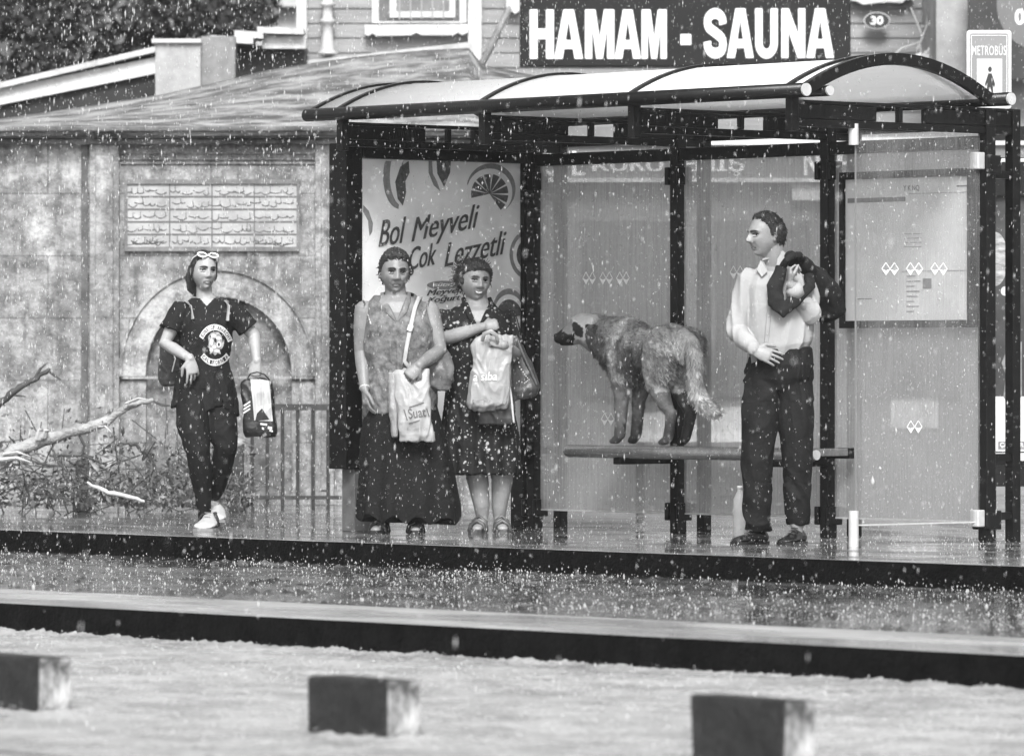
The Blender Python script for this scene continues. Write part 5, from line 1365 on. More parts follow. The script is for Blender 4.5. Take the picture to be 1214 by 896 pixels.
# chest print: two lettered ribbons round a plain crest
M_prt = mat('print_white', .62, .7); M_prk = mat('print_black', .015, .8)
pcx, pcz = cx(256), zz(407); kk = k0
def ribbon(r0, r1, a0, a1, n=26, sq=1.0, dz=0):
    mb = MB(); 
    for i in range(n):
        A0, A1 = R(a0+(a1-a0)*i/n), R(a0+(a1-a0)*(i+1)/n)
        mb.add([(pcx+r*math.cos(a)*sq, 0, pcz+dz+r*math.sin(a)) for a, r in ((A0,r0),(A0,r1),(A1,r1),(A1,r0))], [(0,1,2,3)])
    return mb
def drp(mb, nm, m_, dist, par):
    me_ = mb.mesh(nm); densify(me_, .012); drape(me_, bare, dist); return link(nm, me_, m_, par)
rb = drp(ribbon(.104,.138,150,20,sq=.74,dz=-.03), 'print_ribbon', M_prt, .0035, tee)
def arctext(s_, r, a0, a1, h, flip=False, sq=.74, dz=-.03):
    mb = MB(); n = len(s_)
    for i, ch in enumerate(s_):
        if ch == ' ': continue
        a = R(a0+(a1-a0)*(i+.5)/n); w = abs(a1-a0)/n*math.pi/180*r*.80
        v, f_ = text_raw(ch, .02); q_ = np.array(v); mn, mx = q_.min(0), q_.max(0); q_ = (q_-mn)/(mx-mn)
        ux, uz = (math.sin(a), -math.cos(a)) if not flip else (-math.sin(a), math.cos(a)); vx, vz = (math.cos(a), math.sin(a)) if not flip else (-math.cos(a), -math.sin(a))
        mb.add([(pcx+(r*math.cos(a)+ux*(u-.5)*w+vx*(z-.5)*h)*sq, 0, pcz+dz+r*math.sin(a)+uz*(u-.5)*w+vz*(z-.5)*h) for u, z in q_], f_)
    return mb
drp(arctext('SONS OF ANARCHY', .121, 147, 23, .024), 'print_lettering', M_prk, .0055, rb)
rb2 = drp(ribbon(.112,.148,222,318,sq=.74,dz=.02), 'print_ribbon', M_prt, .0035, tee)
drp(arctext('CALIFORNIA', .130, 224, 316, .024, True, dz=.02), 'print_lettering', M_prk, .0055, rb2)
cr = MB(); rr = random.Random(4)
sh_o = [(0,.062),(.030,.058),(.050,.035),(.058,.0),(.066,-.03),(.052,-.05),(.034,-.055),(.045,-.085),(.020,-.08),(.0,-.095),(-.018,-.078),(-.04,-.085),(-.036,-.055),(-.05,-.04),(-.046,-.005),(-.052,.03),(-.030,.055)]
o1 = MB(); o1.add([(pcx+x*.74, 0, pcz+.012+z*.86) for x, z in sh_o], [tuple(range(len(sh_o)))])
cr_o = drp(o1, 'print_crest', mat('print_midgrey', .30, .7, .6, 70), .0035, tee)
o2 = MB()
for (x, z, w, h) in ((-.012,.036,.022,.012),(.026,.020,.020,.010),(.030,-.022,.018,.020),(-.026,-.006,.012,.022),(-.004,-.038,.016,.010),(.016,-.064,.022,.010),(-.028,-.058,.012,.014)):
    o2.add([(pcx+0.74*(x+w*math.cos(2*math.pi*k/16)), 0, pcz+.012+.86*(z+h*math.sin(2*math.pi*k/16))) for k in range(16)], [tuple(range(16))])
drp(o2, 'print_crest_lights', M_prt, .0055, cr_o)
o3 = MB()
for (x, z, w, h) in ((.030,-.022,.008,.012),(.004,.006,.010,.014),(-.034,.030,.006,.010)):
    o3.add([(pcx+0.74*(x+w*math.cos(2*math.pi*k/12)), 0, pcz+.012+.86*(z+h*math.sin(2*math.pi*k/12))) for k in range(12)], [tuple(range(12))])
drp(o3, 'print_crest_darks', M_prk, .0072, cr_o)
# ---- long dark tunic tails and leggings
M_leg = cloth('black_leggings', .009, .75, .15, spec=.2)
m = MB(); m.loft([(cx(243),.02,zz(487),.190,.125),(cx(243),.02,zz(475),.180,.125),(cx(242),.02,zz(455),.165,.12),(cx(242),.015,zz(440),.150,.112)], 34)
me = fuse(m, .005, 2); wrinkle(me, .010, None, (14,14,3), 3)
c = coords(me); low = c[:,2] < zz(478); c[:,2] += np.where(low, .03*np.sin(c[:,0]*26), 0); setco(me, c)
link('tunic', me, M_tee, t, smooth=True)
m = MB()
m.tube([P(230,465,0), P(229,500,-.05), kR.lerp(P(229,500,-.05),.35), kR, kR.lerp(aR,.35), kR.lerp(aR,.7), aR+Vector((0,0,-.04))], [.100,.096,.082,.066,.064,.048,.036], 22, cap='flat')
m.tube([P(258,465,.02), P(262,500,0), kL.lerp(P(262,500,0),.35), kL, kL.lerp(aL,.35), kL.lerp(aL,.7), aL+Vector((0,0,.03))], [.100,.094,.080,.064,.064,.048,.034], 22, cap='flat')
me = fuse(m, .005, 3); wrinkle(me, .003, None, (16,16,12), 2); link('leggings', me, M_leg, t, smooth=True)
# ---- shoes and sock
M_tr_w = mat('white_trainer', .46, .45, .06, 12, .15, 40)
MB().tube([aL+Vector((0,0,.04)), aL+Vector((.003,-.01,-.06))], [.037,.034], 16, cap='flat').build('sock', mat('patterned_sock', .5, .8, 0, 30, v2=.15), t, smooth=True)
M_sol = mat('grey_sole', .22, .6)
s1 = shoe('trainer', ground(P(253,0,.10)), ground(P(242,0,-.20)), 1.35, M_tr_w, t, M_sol, 1.35)
s2 = shoe('trainer', ground(P(256,0,.22)), ground(P(256,0,-.04)), 1.25, M_tr_w, t, M_sol, 1.3)
s2[0].location.z = .045
so_, D_, S_, L, hl = s1
for u in (.40,.50,.60): MB().tube([hl+D_*L*u+S_*.02+Vector((0,0,.122-(u-.4)*.2)), hl+D_*L*(u+.04)-S_*.02+Vector((0,0,.120-(u-.4)*.2))], .003, 6).build('lace', M_sol, so_)
for u in (.40,.47,.54):
    c_ = hl+D_*L*u
    MB().tube([c_+S_*-.056+Vector((0,0,.03)), c_+D_*-.014+S_*-.052+Vector((0,0,.07)), c_+D_*-.02+S_*-.032+Vector((0,0,.10))], .0065, 6).build('side_stripe', M_prk, so_)
    MB().tube([c_+S_*.056+Vector((0,0,.03)), c_+D_*-.014+S_*.052+Vector((0,0,.07)), c_+D_*-.02+S_*.032+Vector((0,0,.10))], .0065, 6).build('side_stripe', M_prk, so_)
# ---- backpack on her back
tk = fthing('backpack', 'dark backpack on the walking girl\'s back with pale shoulder straps', 'backpack', fr)
m = MB(); m.loft([(cx(208),.17,zz(457),.085,.06,.2),(cx(207),.18,zz(450),.100,.075,.2),(cx(208),.18,zz(425),.105,.08,.2),(cx(212),.17,zz(395),.10,.075,.2),(cx(218),.15,zz(378),.08,.05,.2)], 26, 3)
me = fuse(m, .006, 3); wrinkle(me, .006, None, (12,12,8), 4); bp_ = link('backpack_body', me, mat('backpack_grey', .035, .6, .3, 12, .3, 60), tk, smooth=True)
MB().tube([P(203,440,.085), P(207,425,.080), P(203,415,.085)], .004, 6).build('zip', M_chrome, bp_)
M_strap = mat('strap_grey', .30, .5, .15, 20)
for pts in (((219,359,.06),(222,358,-.03),(228,364,-.10),(230,378,-.13)), ((266,359,.06),(269,357,-.03),(272,364,-.095),(271,380,-.125))):
    MB().tube([P(*p) for p in pts], [.016,.016,.014,.010], 10, flat=(0,.7,.7), ff=.35).build('shoulder_strap', M_strap, tk, smooth=True)
# ---- shoe bag
fb = Fr(306, dg_-.12); tb = fthing('shoe_bag', 'black drawstring shoe bag with three white stripes and clear white front', 'bag', fb)
kb = (dg_-.12)/F; Q = lambda px, py, y=0.0: Vector(((px-306)*kb, y, CAMH+(HOR-py)*kb))
M_bag = mat('black_nylon', .012, .4, .2, 10, .25, 40, spec=.4)
m = MB(); fr_out = [(285,455),(290,449),(322,449),(327,520),(292,519),(288,500)]
m.loft([(Q(309,0).x,.0,Q(0,518).z,.085,.035),(Q(309,0).x,.0,Q(0,512).z,.096,.05),(Q(307,0).x,0,Q(0,490).z,.092,.05),(Q(305,0).x,0,Q(0,465).z,.094,.04),(Q(304,0).x,0,Q(0,453).z,.088,.025),(Q(304,0).x,0,Q(0,448).z,.05,.012)], 30, 4)
me = fuse(m, .005, 3); wrinkle(me, .004, None, (12,12,8), 7); bg_ = link('bag_body', me, M_bag, tb, smooth=True); bare2 = me
def drq(mb, nm, m_, dist, par, target):
    me_ = mb.mesh(nm); densify(me_, .012); drape(me_, target, dist); return link(nm, me_, m_, par)
m = MB(); m.add([Q(*p) for p in ((297,449),(320,451),(322,480),(324,499),(310,499),(302,498),(300,475))], [tuple(range(7))]); wp = drq(m, 'clear_window', mat('clear_bag_window', .26, .3, 0, 9, v2=.50, stretch=(5,1,.6)), .003, bg_, bare2)
m = MB(); m.add([Q(*p) for p in ((305,490),(311,484),(320,497),(303,499))], [(0,1,2,3)]); drq(m, 'shoe_inside', M_prk, .005, wp, bare2)
m = MB(); m.add([Q(*p) for p in ((304,485),(311,480.5),(312,483),(305,488))], [(0,1,2,3)]); m.add([Q(*p) for p in ((305,450),(315,451),(313,455),(307,454))], [(0,1,2,3)]); drq(m, 'white_tab', mat('print_white', .6), .006, wp, bare2)
for i in range(3):
    m = MB(); y = 480+i*4.2; m.add([Q(*p) for p in ((289-.3*i,y),(297,y-5),(297.3,y-3.2),(289.4-.3*i,y+2.2))], [(0,1,2,3)]); drq(m, 'bag_stripe', M_prt, .003, bg_, bare2)
m = MB()
for (u, v, w, h) in ((309,501,8,2.4),(318,505,5,3),(311,506,2.5,2.5),(320,509,4,2)): m.add([Q(u,v), Q(u+w,v+1), Q(u+w,v+1+h), Q(u,v+h)], [(0,1,2,3)])
drq(m, 'bag_logo', M_prt, .003, bg_, bare2)
m = MB().tube([Q(292,451,0), Q(297,443,-.01), Q(305,441,-.01), Q(314,444,-.01), Q(320,451,0)], .004, 8); m.build('drawstring', M_bag, tb, smooth=True)
# ================================================================== WOMAN IN SLEEVELESS BLOUSE
d1 = F*CAMH/(632.5-HOR); k1 = d1/F
fr = Fr(474, d1)
P = lambda px, py, y=0.0: Vector(((px-474)*k1, y, (632.5-py)*k1))
cx = lambda px: P(px,0).x
zz = lambda py: P(0,py).z
t = fthing('person', 'short-haired woman in grey sleeveless blouse and long black skirt, holding a white bag', 'person', fr)
sk1 = skin_mat('skin_mid', .20, .18)
wk = dict(w=.074, d=.096, h=.112, nose=.026, nw=.0105, lips=.005, chin=.008, jaw=.22, cheek=.006, s=1.05)
HM = head_frame(P(468,323,-.01), R(10), R(3), R(2))
b = MB(); head_grid(b, HM, wk); ears(b, HM, wk)
b.tube([P(468,334,.01), P(469,348,.01), P(470,360,.02)], [.056,.060,.075], 20)
b.loft([(cx(475),.02,zz(480),.18,.13),(cx(474),.02,zz(440),.17,.12),(cx(473),.01,zz(400),.17,.12),(cx(471),.01,zz(370),.175,.11),(cx(470),.015,zz(358),.14,.09),(cx(469),.02,zz(350),.08,.065)], 28)
sR, eR, wR = P(432,368,.01), P(429,418,.03), P(433,461,-.10)
sL, eL, wL = P(509,368,.02), P(521,416,-.03), P(498,433,-.27)
b.tube([sR, sR.lerp(eR,.4), eR, eR.lerp(wR,.35), wR], [.056,.056,.043,.041,.026], 18)
b.tube([sL, sL.lerp(eL,.4), eL, eL.lerp(wL,.4), wL], [.056,.054,.044,.040,.027], 18)
hand(b, wR, (.10,-.05,-.98), (.9,.35,0), 1, (.30,.35,.40,.5), 1.0, .15, .03, .2)
hand(b, wL, (-.62,-.25,-.65), (-.2,.85,-.4), 1, (.9,.95,1.0,1.05), 1.0, .4, .03, .6)
fR, fL = P(455,0,-.02), P(493,0,.02)
for h_, f_, tx in ((P(458,480,.02), fR, -.045), (P(492,480,.02), fL, .0)):
    b.tube([h_, Vector((f_.x, .03, zz(550))), Vector((f_.x, .05, zz(618)))], [.09,.06,.036], 18)
    b.tube([Vector((f_.x,.05,zz(618))), Vector((f_.x+tx*.6,-.02,.035)), Vector((f_.x+tx,-.12,.025))], [.036,.034,.028], 14, flat=(0,0,1), ff=[1,.8,.55])
finish_body(b, t, sk1, HM, wk, mat('lips_w1', .16, .4))
mh = hair_mat('hair_black', .018)
hair_shell(t, HM, wk, [(-1,-.55),(-.4,-.5),(-.1,-.25),(.08,-.1),(.2,.25),(.38,.46),(.62,.56),(1,.62)], .009, mh, 8, 80, .009, soft=.14, puff=.012)
strands(t, HM, wk, [(-1,-.55),(-.4,-.5),(-.1,-.25),(.08,-.1),(.2,.27),(.38,.48),(.62,.58),(1,.64)], 380, .020, mh, .008, 15, .3, .35, .2)
face_parts(t, HM, wk, R(4), False, mh, brow=.0046)
for s_ in (-1,1): MB().ball(HM @ Vector((s_*.082,-.005,-.045)), .006, 8, 6).build('earring', M_chrome, t, smooth=True)
# blouse
M_bl = mat('mottled_grey_blouse', .065, .75, 0, 22, .45, 30, v2=.20, detail=8)
m = MB()
m.loft([(cx(474),.02,zz(490),.200,.150),(cx(474),.02,zz(472),.205,.155),(cx(474),.015,zz(440),.195,.145),(cx(474),.0,zz(410),.195,.150),(cx(473),-.005,zz(392),.190,.150),(cx(472),.01,zz(372),.180,.115),(cx(470),.012,zz(360),.165,.09),(cx(469),.016,zz(352),.120,.075),(cx(469),.02,zz(347),.075,.06)], 36)
me = fuse(m, .005, 3); wrinkle(me, .009, None, (9,9,5), 22); bare = me.copy()
cut(me, lambda p: p.y < .03 and p.z > zz(381)+abs(p.x-cx(471))*1.55)
c = coords(me); c[:,2] += np.where(c[:,2] < zz(482), .02*np.sin(c[:,0]*12+1), 0); setco(me, c)
bl = link('blouse', me, M_bl, t, smooth=True)
def patch3(name, pts, w0, m_, par, flat=(0,1,0), ff=.3, seg=8): return MB().tube(pts, w0, seg, flat=flat, ff=ff).build(name, m_, par, smooth=True)
def onf(target, px, py, lift=.004):
    h = BVHTree.FromPolygons([v.co for v in target.vertices], [tuple(p.vertices) for p in target.polygons]).ray_cast(P(px,py,-1.0), Vector((0,1,0)))
    return (h[0] if h[0] else P(px,py,-.1))+Vector((0,-lift,0))
M_bl2 = mat('blouse_trim', .14, .7, .3, 20)
patch3('collar', [P(453,347,.02), onf(bare,455,356), onf(bare,462,370), onf(bare,470,381)], [.010,.016,.018,.006], M_bl2, bl)
patch3('collar', [P(485,347,.02), onf(bare,484,356), onf(bare,479,370), onf(bare,472,381)], [.010,.016,.018,.006], M_bl2, bl)
patch3('placket', [onf(bare,471,382), onf(bare,472,410), onf(bare,473,440), onf(bare,474,478)], .009, M_bl, bl)
for side in (-1,1):
    q_ = [(431,356),(434,364),(437,374),(440,384)] if side < 0 else [(510,354),(507,362),(503,370),(501,378)]
    patch3('armhole_trim', [onf(bare,a,b_,.003) for a, b_ in q_], .005, mat('beaded_trim', .5, .5, 0, 120, v2=.05), bl)
# skirt
M_sk = cloth('black_skirt', .008, .8, .3, spec=.2)
m = MB()
m.loft([(cx(484),.02,zz(616),.285,.20,.0,-.04),(cx(484),.02,zz(596),.280,.20,0,-.03),(cx(482),.02,zz(560),.260,.18),(cx(478),.02,zz(520),.240,.17),(cx(476),.02,zz(485),.205,.15),(cx(475),.02,zz(470),.19,.14)], 44)
me = fuse(m, .007, 3)
c = coords(me); n_ = normals(me); ang = np.arctan2(c[:,1], c[:,0]-cx(482)); w_ = np.clip((zz(490)-c[:,2])/.5, 0, 1)
c[:,:2] += n_[:,:2]*(np.sin(ang*9+1.4*np.sin(ang*2.3))*.014*w_)[:,None]; c[:,2] += np.where(c[:,2] < zz(595), .018*np.sin(ang*9), 0); setco(me, c)
link('skirt', me, M_sk, t, smooth=True)
# sandals
M_sand = mat('black_sandal', .012, .3, .2, 20)
def sandal(par, f_, tx, m_):
    toe = Vector((f_.x+tx*1.2, -.16, 0)); heel = Vector((f_.x-tx*.2, .10, 0)); mb = MB(); D_ = (toe-heel); L = D_.length; D_.normalize(); S_ = Vector((-D_.y, D_.x, 0)); out = []
    for u, w in ((0,.022),(.1,.032),(.4,.030),(.7,.043),(.9,.038),(1,.018)): out.append(heel+D_*L*u+S_*w)
    for u, w in ((1,.018),(.9,.038),(.7,.043),(.4,.030),(.1,.032),(0,.022)): out.append(heel+D_*L*u-S_*w)
    nn = len(out); mb.add([Vector((q_.x,q_.y,0)) for q_ in out]+[Vector((q_.x,q_.y,.022)) for q_ in out], [tuple(range(nn)), tuple(reversed(range(nn,2*nn)))]+[(i,i+nn,(i+1)%nn+nn,(i+1)%nn) for i in range(nn)])
    o_ = mb.build('sandal', m_, par, recalc=True)
    for u, h, r_ in ((.62,.070,.013),(.36,.095,.010)):
        c_ = heel+D_*L*u; MB().tube([c_+S_*.044+Vector((0,0,.015)), c_+S_*.034+Vector((0,0,h*.7)), c_+Vector((0,0,h)), c_-S_*.034+Vector((0,0,h*.7)), c_-S_*.044+Vector((0,0,.015))], r_, 8).build('sandal_strap', m_, o_, smooth=True)
sandal(t, fR, -.045, M_sand); sandal(t, fL, .0, M_sand)
MB().tube([wR+(eR-wR)*.02+Vector((0,0,.0)), wR+(eR-wR)*.05], [.030,.030], 16, cap='flat').build('bracelet', M_chrome, t, smooth=True)
# ---- her shoulder bag
ts = fthing('shoulder_bag', 'grey leather shoulder bag on a long pale strap at the grey-blouse woman\'s hip', 'handbag', fr)
m = MB(); m.loft([(cx(516),-.02,zz(462),.075,.05),(cx(517),-.02,zz(455),.095,.065),(cx(517),-.02,zz(438),.100,.065),(cx(515),-.01,zz(420),.085,.05),(cx(511),.0,zz(405),.05,.03)], 26)
me = fuse(m, .005, 3); wrinkle(me, .008, None, (14,14,10), 31); bb = link('bag_body', me, mat('grey_leather', .13, .35, .35, 10, .3, 40), ts, smooth=True)
M_st2 = mat('pale_leather_strap', .40, .5, .12, 20)
patch3('strap', [P(500,354,.05), P(497,353,-.05), onf(bare,492,366,.006), onf(bare,487,390,.006), onf(bare,483,410,.006), P(480,428,-.165), P(486,436,-.15)], .012, M_st2, ts, ff=.25)
patch3('buckle', [onf(bare,488,386,.012), onf(bare,486,392,.012)], .017, M_chrome, ts, ff=.3)
# ---- white carrier bag she holds
def carrier(name, label, f, top, bottom, pxc, m_, wr, notch, seed, thick=.045):
    """plastic bag: columns follow an outline given as (py, left px, right px)"""
    kf = f.d/F; tt = fthing(name, label, 'plastic bag', f)
    q_ = lambda px, py, y=0.0: Vector(((px-f.px)*kf, y, CAMH+(HOR-py)*kf))
    rings = [(( (a+b_)/2-f.px)*kf, 0, CAMH+(HOR-py)*kf, (b_-a)/2*kf, thick*th) for py, a, b_, th in reversed(notch)]
    m = MB().loft(rings, 40, 3.2); me_ = fuse(m, .0045, 2)
    wrinkle(me_, wr, None, (22,22,7), seed); o_ = link('bag_sheet', me_, m_, tt, smooth=True); return tt, o_, q_, me_
M_plas = mat('white_carrier_plastic', .46, .35, .05, 10, .3, 30, trans=.25)
fb = Fr(488, d1-.24)
tb, ob, Q, bm_ = carrier('carrier_bag', 'white printed plastic carrier bag held low by the grey-blouse woman', fb, 0,0,0, M_plas, .006,
    [(437,476,509,.25),(442,463,510,.5),(456,467,509,.8),(480,470,510,1.0),(500,472,511,1.0),(515,474,514,.8),(523,474,516,.3)], 41)
M_pr = mat('print_grey', .12, .6)
def bagtext(s_, x0, x1, yb_, yt, rot, m_, par, Q_, tgt, off=.012, shear=0, dist=.004):
    mb = MB(); a_, b_ = Q_(x0, yb_), Q_(x1, yt); text_fit(mb, s_, a_.x, b_.x, a_.z, b_.z, 0, off, shear, rot)
    me_ = mb.mesh('bag_lettering'); densify(me_, .012); drape(me_, tgt, dist); return link('bag_lettering', me_, m_, par)
bagtext('Suat', 484, 505, 495, 483, R(8), M_pr, ob, Q, bm_)
bagtext('Kuruyemiş Çay', 483, 508, 511, 506, R(2), mat('print_lightgrey', .32, .6), ob, Q, bm_, .0)
for a_, b_ in (((485,483),(503,477)),((479,485),(483,498)),((485,502),(498,498)),((506,484),(509,494))):
    u, v = Q(*a_), Q(*b_); mb = MB(); dd = (v-u).normalized()*.0; nrm = Vector((-(v-u).z,0,(v-u).x)).normalized()*.0028
    mb.add([u-nrm, v-nrm, v+nrm, u+nrm], [(0,1,2,3)]); me_ = mb.mesh('print_line'); densify(me_, .012); drape(me_, bm_, .004); link('print_line', me_, M_pr, ob)
m = MB(); m.loft([(Q(468,0).x,.03,Q(0,518).z,.014,.03),(Q(467,0).x,.03,Q(0,500).z,.022,.04),(Q(466,0).x,.03,Q(0,470).z,.024,.04),(Q(465,0).x,.02,Q(0,442).z,.020,.02)], 20)
me = fuse(m, .0045, 2); wrinkle(me, .005, None, (22,22,8), 47); link('bag_fold', me, mat('grey_plastic_fold', .28, .4, .2, 10, .3, 30), tb, smooth=True)
# ================================================================== WOMAN IN FLORAL DRESS
d2 = F*CAMH/(631.5-HOR); k2 = d2/F
fr = Fr(580, d2)
P = lambda px, py, y=0.0: Vector(((px-580)*k2, y, (631.5-py)*k2))
t = fthing('person', 'smiling woman in dark floral dress with a fist raised to her chest', 'person', fr)
sk2 = skin_mat('skin_light', .26, .14)
vk = dict(w=.078, d=.095, h=.106, nose=.024, nw=.0105, lips=.006, chin=.007, jaw=.20, cheek=.010, s=1.03)
HM = head_frame(P(563,333,-.01), R(20), R(2), R(4))
b = MB(); head_grid(b, HM, vk); ears(b, HM, vk)
b.tube([P(564,342,.01), P(565,354,.01), P(566,368,.02)], [.058,.060,.085], 20)
b.loft([(P(570,0).x,.02,P(0,480).z,.17,.13),(P(568,0).x,.02,P(0,440).z,.16,.12),(P(566,0).x,.01,P(0,400).z,.165,.12),(P(566,0).x,.01,P(0,380).z,.17,.11),(P(566,0).x,.015,P(0,368).z,.13,.09),(P(566,0).x,.02,P(0,360).z,.08,.065)], 28)
cx = lambda px: P(px,0).x
zz = lambda py: P(0,py).z
sR, eR, wR = P(530,380,.0), P(526,402,-.10), P(573,388,-.20)
sL, eL, wL = P(601,380,.02), P(614,424,.0), P(597,409,-.28)
b.tube([sR, sR.lerp(eR,.5), eR, eR.lerp(wR,.4), wR], [.056,.054,.045,.040,.027], 18)
b.tube([sL, sL.lerp(eL,.5), eL, eL.lerp(wL,.4), wL], [.055,.050,.044,.040,.027], 18)
hand(b, wR, (.93,.05,.22), (.15,.9,-.3), 1, (1.1,1.2,1.25,1.3), .92, .5, .05, .8)
hand(b, wL, (-.92,-.05,.38), (.1,.85,-.5), -1, (.9,1.0,1.1,1.2), .86, .5, .01, .8)
fR, fL = P(570,0,-.02), P(594,0,.02)
b.tube([P(552,480,.02), P(560,540,.01), P(567,572,.02), P(571,600,.03), P(572,618,.05)], [.095,.075,.060,.045,.031], 18)
b.tube([P(590,480,.02), P(594,540,.01), P(595,572,.02), P(592,600,.04), P(592,618,.06)], [.095,.075,.060,.044,.031], 18)
for f_, tx, ax in ((fR,-.02,572),(fL,.01,592)): b.tube([P(ax,616,.05), Vector((f_.x+tx*.5,-.02,.035)), Vector((f_.x+tx,-.11,.026))], [.032,.034,.028], 14, flat=(0,0,1), ff=[1,.8,.6])
finish_body(b, t, sk2, HM, vk, mat('lips_w2', .16, .35))
mh = hair_mat('hair_dark_brown', .035)
def puff(mb):
    rr = random.Random(9)
    for k in range(26):
        c_ = Vector((rr.uniform(.035,.090), rr.uniform(-.09,.02), rr.uniform(-.035,.085))); mb.ball(HM @ c_, rr.uniform(.014,.026), 8, 6)
hair_shell(t, HM, vk, [(-1,-.5),(-.4,-.4),(-.1,-.2),(.08,.0),(.25,.26),(.45,.40),(.7,.47),(1,.52)], .016, mh, 12, 60, .014, extra=puff, soft=.13)
strands(t, HM, vk, [(-1,-.5),(-.4,-.4),(-.1,-.2),(.08,.0),(.25,.30),(.45,.44),(.7,.50),(1,.55)], 420, .032, mh, .013, 25, .6, .45, .3)
# flyaway curls
m = MB(); rr = random.Random(2)
for k in range(70):
    a_ = Vector((rr.uniform(.02,.10), rr.uniform(-.08,.04), rr.uniform(-.04,.115))); a_ = a_.normalized()*.118 if a_.length < .118 else a_
    p0 = HM @ (a_*.95); p1 = HM @ (a_*1.12+Vector((rr.uniform(-.02,.02),0,rr.uniform(-.02,.02)))); p2 = HM @ (a_*1.2+Vector((rr.uniform(-.03,.03),0,rr.uniform(-.03,.01))))
    m.tube([p0,p1,p2], [.0022,.0018,.0008], 4)
o_ = m.build('loose_hair', mh, t, smooth=True); o_['kind'] = 'stuff'
face_parts(t, HM, vk, R(15), True, mh, brow=.0036)
def floral(name):
    m_ = bpy.data.materials.new(name); m_.use_nodes = True; n, l, bs = nodes_of(m_)
    tc = n.new('ShaderNodeTexCoord'); 
    def vor(sc, thr, soft, rnd):
        v = n.new('ShaderNodeTexVoronoi'); v.inputs['Scale'].default_value = sc; l.new(tc.outputs['Object'], v.inputs['Vector'])
        nzt = n.new('ShaderNodeTexNoise'); nzt.inputs['Scale'].default_value = sc*1.6; l.new(tc.outputs['Object'], nzt.inputs[0])
        ad_ = n.new('ShaderNodeMath'); ad_.operation = 'MULTIPLY_ADD'; l.new(nzt.outputs['Fac'], ad_.inputs[0]); ad_.inputs[1].default_value = .5; l.new(v.outputs['Distance'], ad_.inputs[2])
        r_ = n.new('ShaderNodeMapRange'); r_.inputs['From Min'].default_value = thr; r_.inputs['From Max'].default_value = thr+soft; r_.inputs['To Min'].default_value = 1; r_.inputs['To Max'].default_value = 0
        l.new(ad_.outputs[0], r_.inputs['Value'])
        s_ = n.new('ShaderNodeSeparateColor'); l.new(v.outputs['Color'], s_.inputs[0]); gt = n.new('ShaderNodeMath'); gt.operation = 'GREATER_THAN'; gt.inputs[1].default_value = rnd; l.new(s_.outputs[0], gt.inputs[0])
        mu = n.new('ShaderNodeMath'); mu.operation = 'MULTIPLY'; l.new(r_.outputs[0], mu.inputs[0]); l.new(gt.outputs[0], mu.inputs[1]); return mu.outputs[0]
    a = vor(26, .42, .10, .45); b_ = vor(52, .40, .12, .6)
    mxx = n.new('ShaderNodeMath'); mxx.operation = 'MAXIMUM'; l.new(a, mxx.inputs[0]); l.new(b_, mxx.inputs[1])
    cr_ = n.new('ShaderNodeMix'); cr_.data_type = 'RGBA'; cr_.inputs[6].default_value = (.010,.010,.010,1); cr_.inputs[7].default_value = (.34,.34,.34,1); l.new(mxx.outputs[0], cr_.inputs[0]); l.new(cr_.outputs[2], bs.inputs['Base Color'])
    bs.inputs['Roughness'].default_value = .75; bs.inputs['Specular IOR Level'].default_value = .25; return m_
M_fl = floral('floral_cloth')
m = MB()
m.loft([(cx(569),.02,zz(561),.222,.165),(cx(569),.02,zz(540),.218,.165),(cx(569),.02,zz(500),.205,.16),(cx(569),.02,zz(470),.190,.15),(cx(568),.015,zz(445),.180,.14),(cx(567),.0,zz(415),.190,.148),(cx(567),-.005,zz(398),.192,.15),(cx(566),.01,zz(382),.188,.12),(cx(566),.012,zz(371),.165,.10),(cx(566),.016,zz(363),.11,.08),(cx(566),.02,zz(358),.078,.066)], 40)
m.tube([sR+Vector((.03,0,0)), sR, sR.lerp(eR,.4), sR.lerp(eR,.85)], [.06,.070,.072,.074], 22, cap='flat')
m.tube([sL+Vector((-.03,0,0)), sL, sL.lerp(eL,.4), sL.lerp(eL,.72)], [.06,.066,.066,.066], 22, cap='flat')
me = fuse(m, .005, 3); wrinkle(me, .009, None, (10,10,4), 61); bare = me.copy()
c = coords(me); n_ = normals(me); ang = np.arctan2(c[:,1], c[:,0]-cx(569)); w_ = np.clip((zz(470)-c[:,2])/.4, 0, 1); c[:,:2] += n_[:,:2]*(np.sin(ang*11)*.012*w_)[:,None]; setco(me, c)
cut(me, lambda p: p.y < .03 and p.z > zz(386)+abs(p.x-cx(567))*1.6)
dr = link('dress', me, M_fl, t, smooth=True)
patch3('collar', [P(549,353,.04), onf(bare,552,362), onf(bare,557,374), onf(bare,564,386)], [.012,.018,.018,.006], M_fl, dr)
patch3('collar', [P(580,353,.04), onf(bare,583,362), onf(bare,577,374), onf(bare,569,386)], [.012,.018,.018,.006], M_fl, dr)
M_sd2 = mat('strappy_sandal', .06, .35, .4, 40)
sandal(t, fR, -.03, M_sd2); sandal(t, fL, .01, M_sd2)
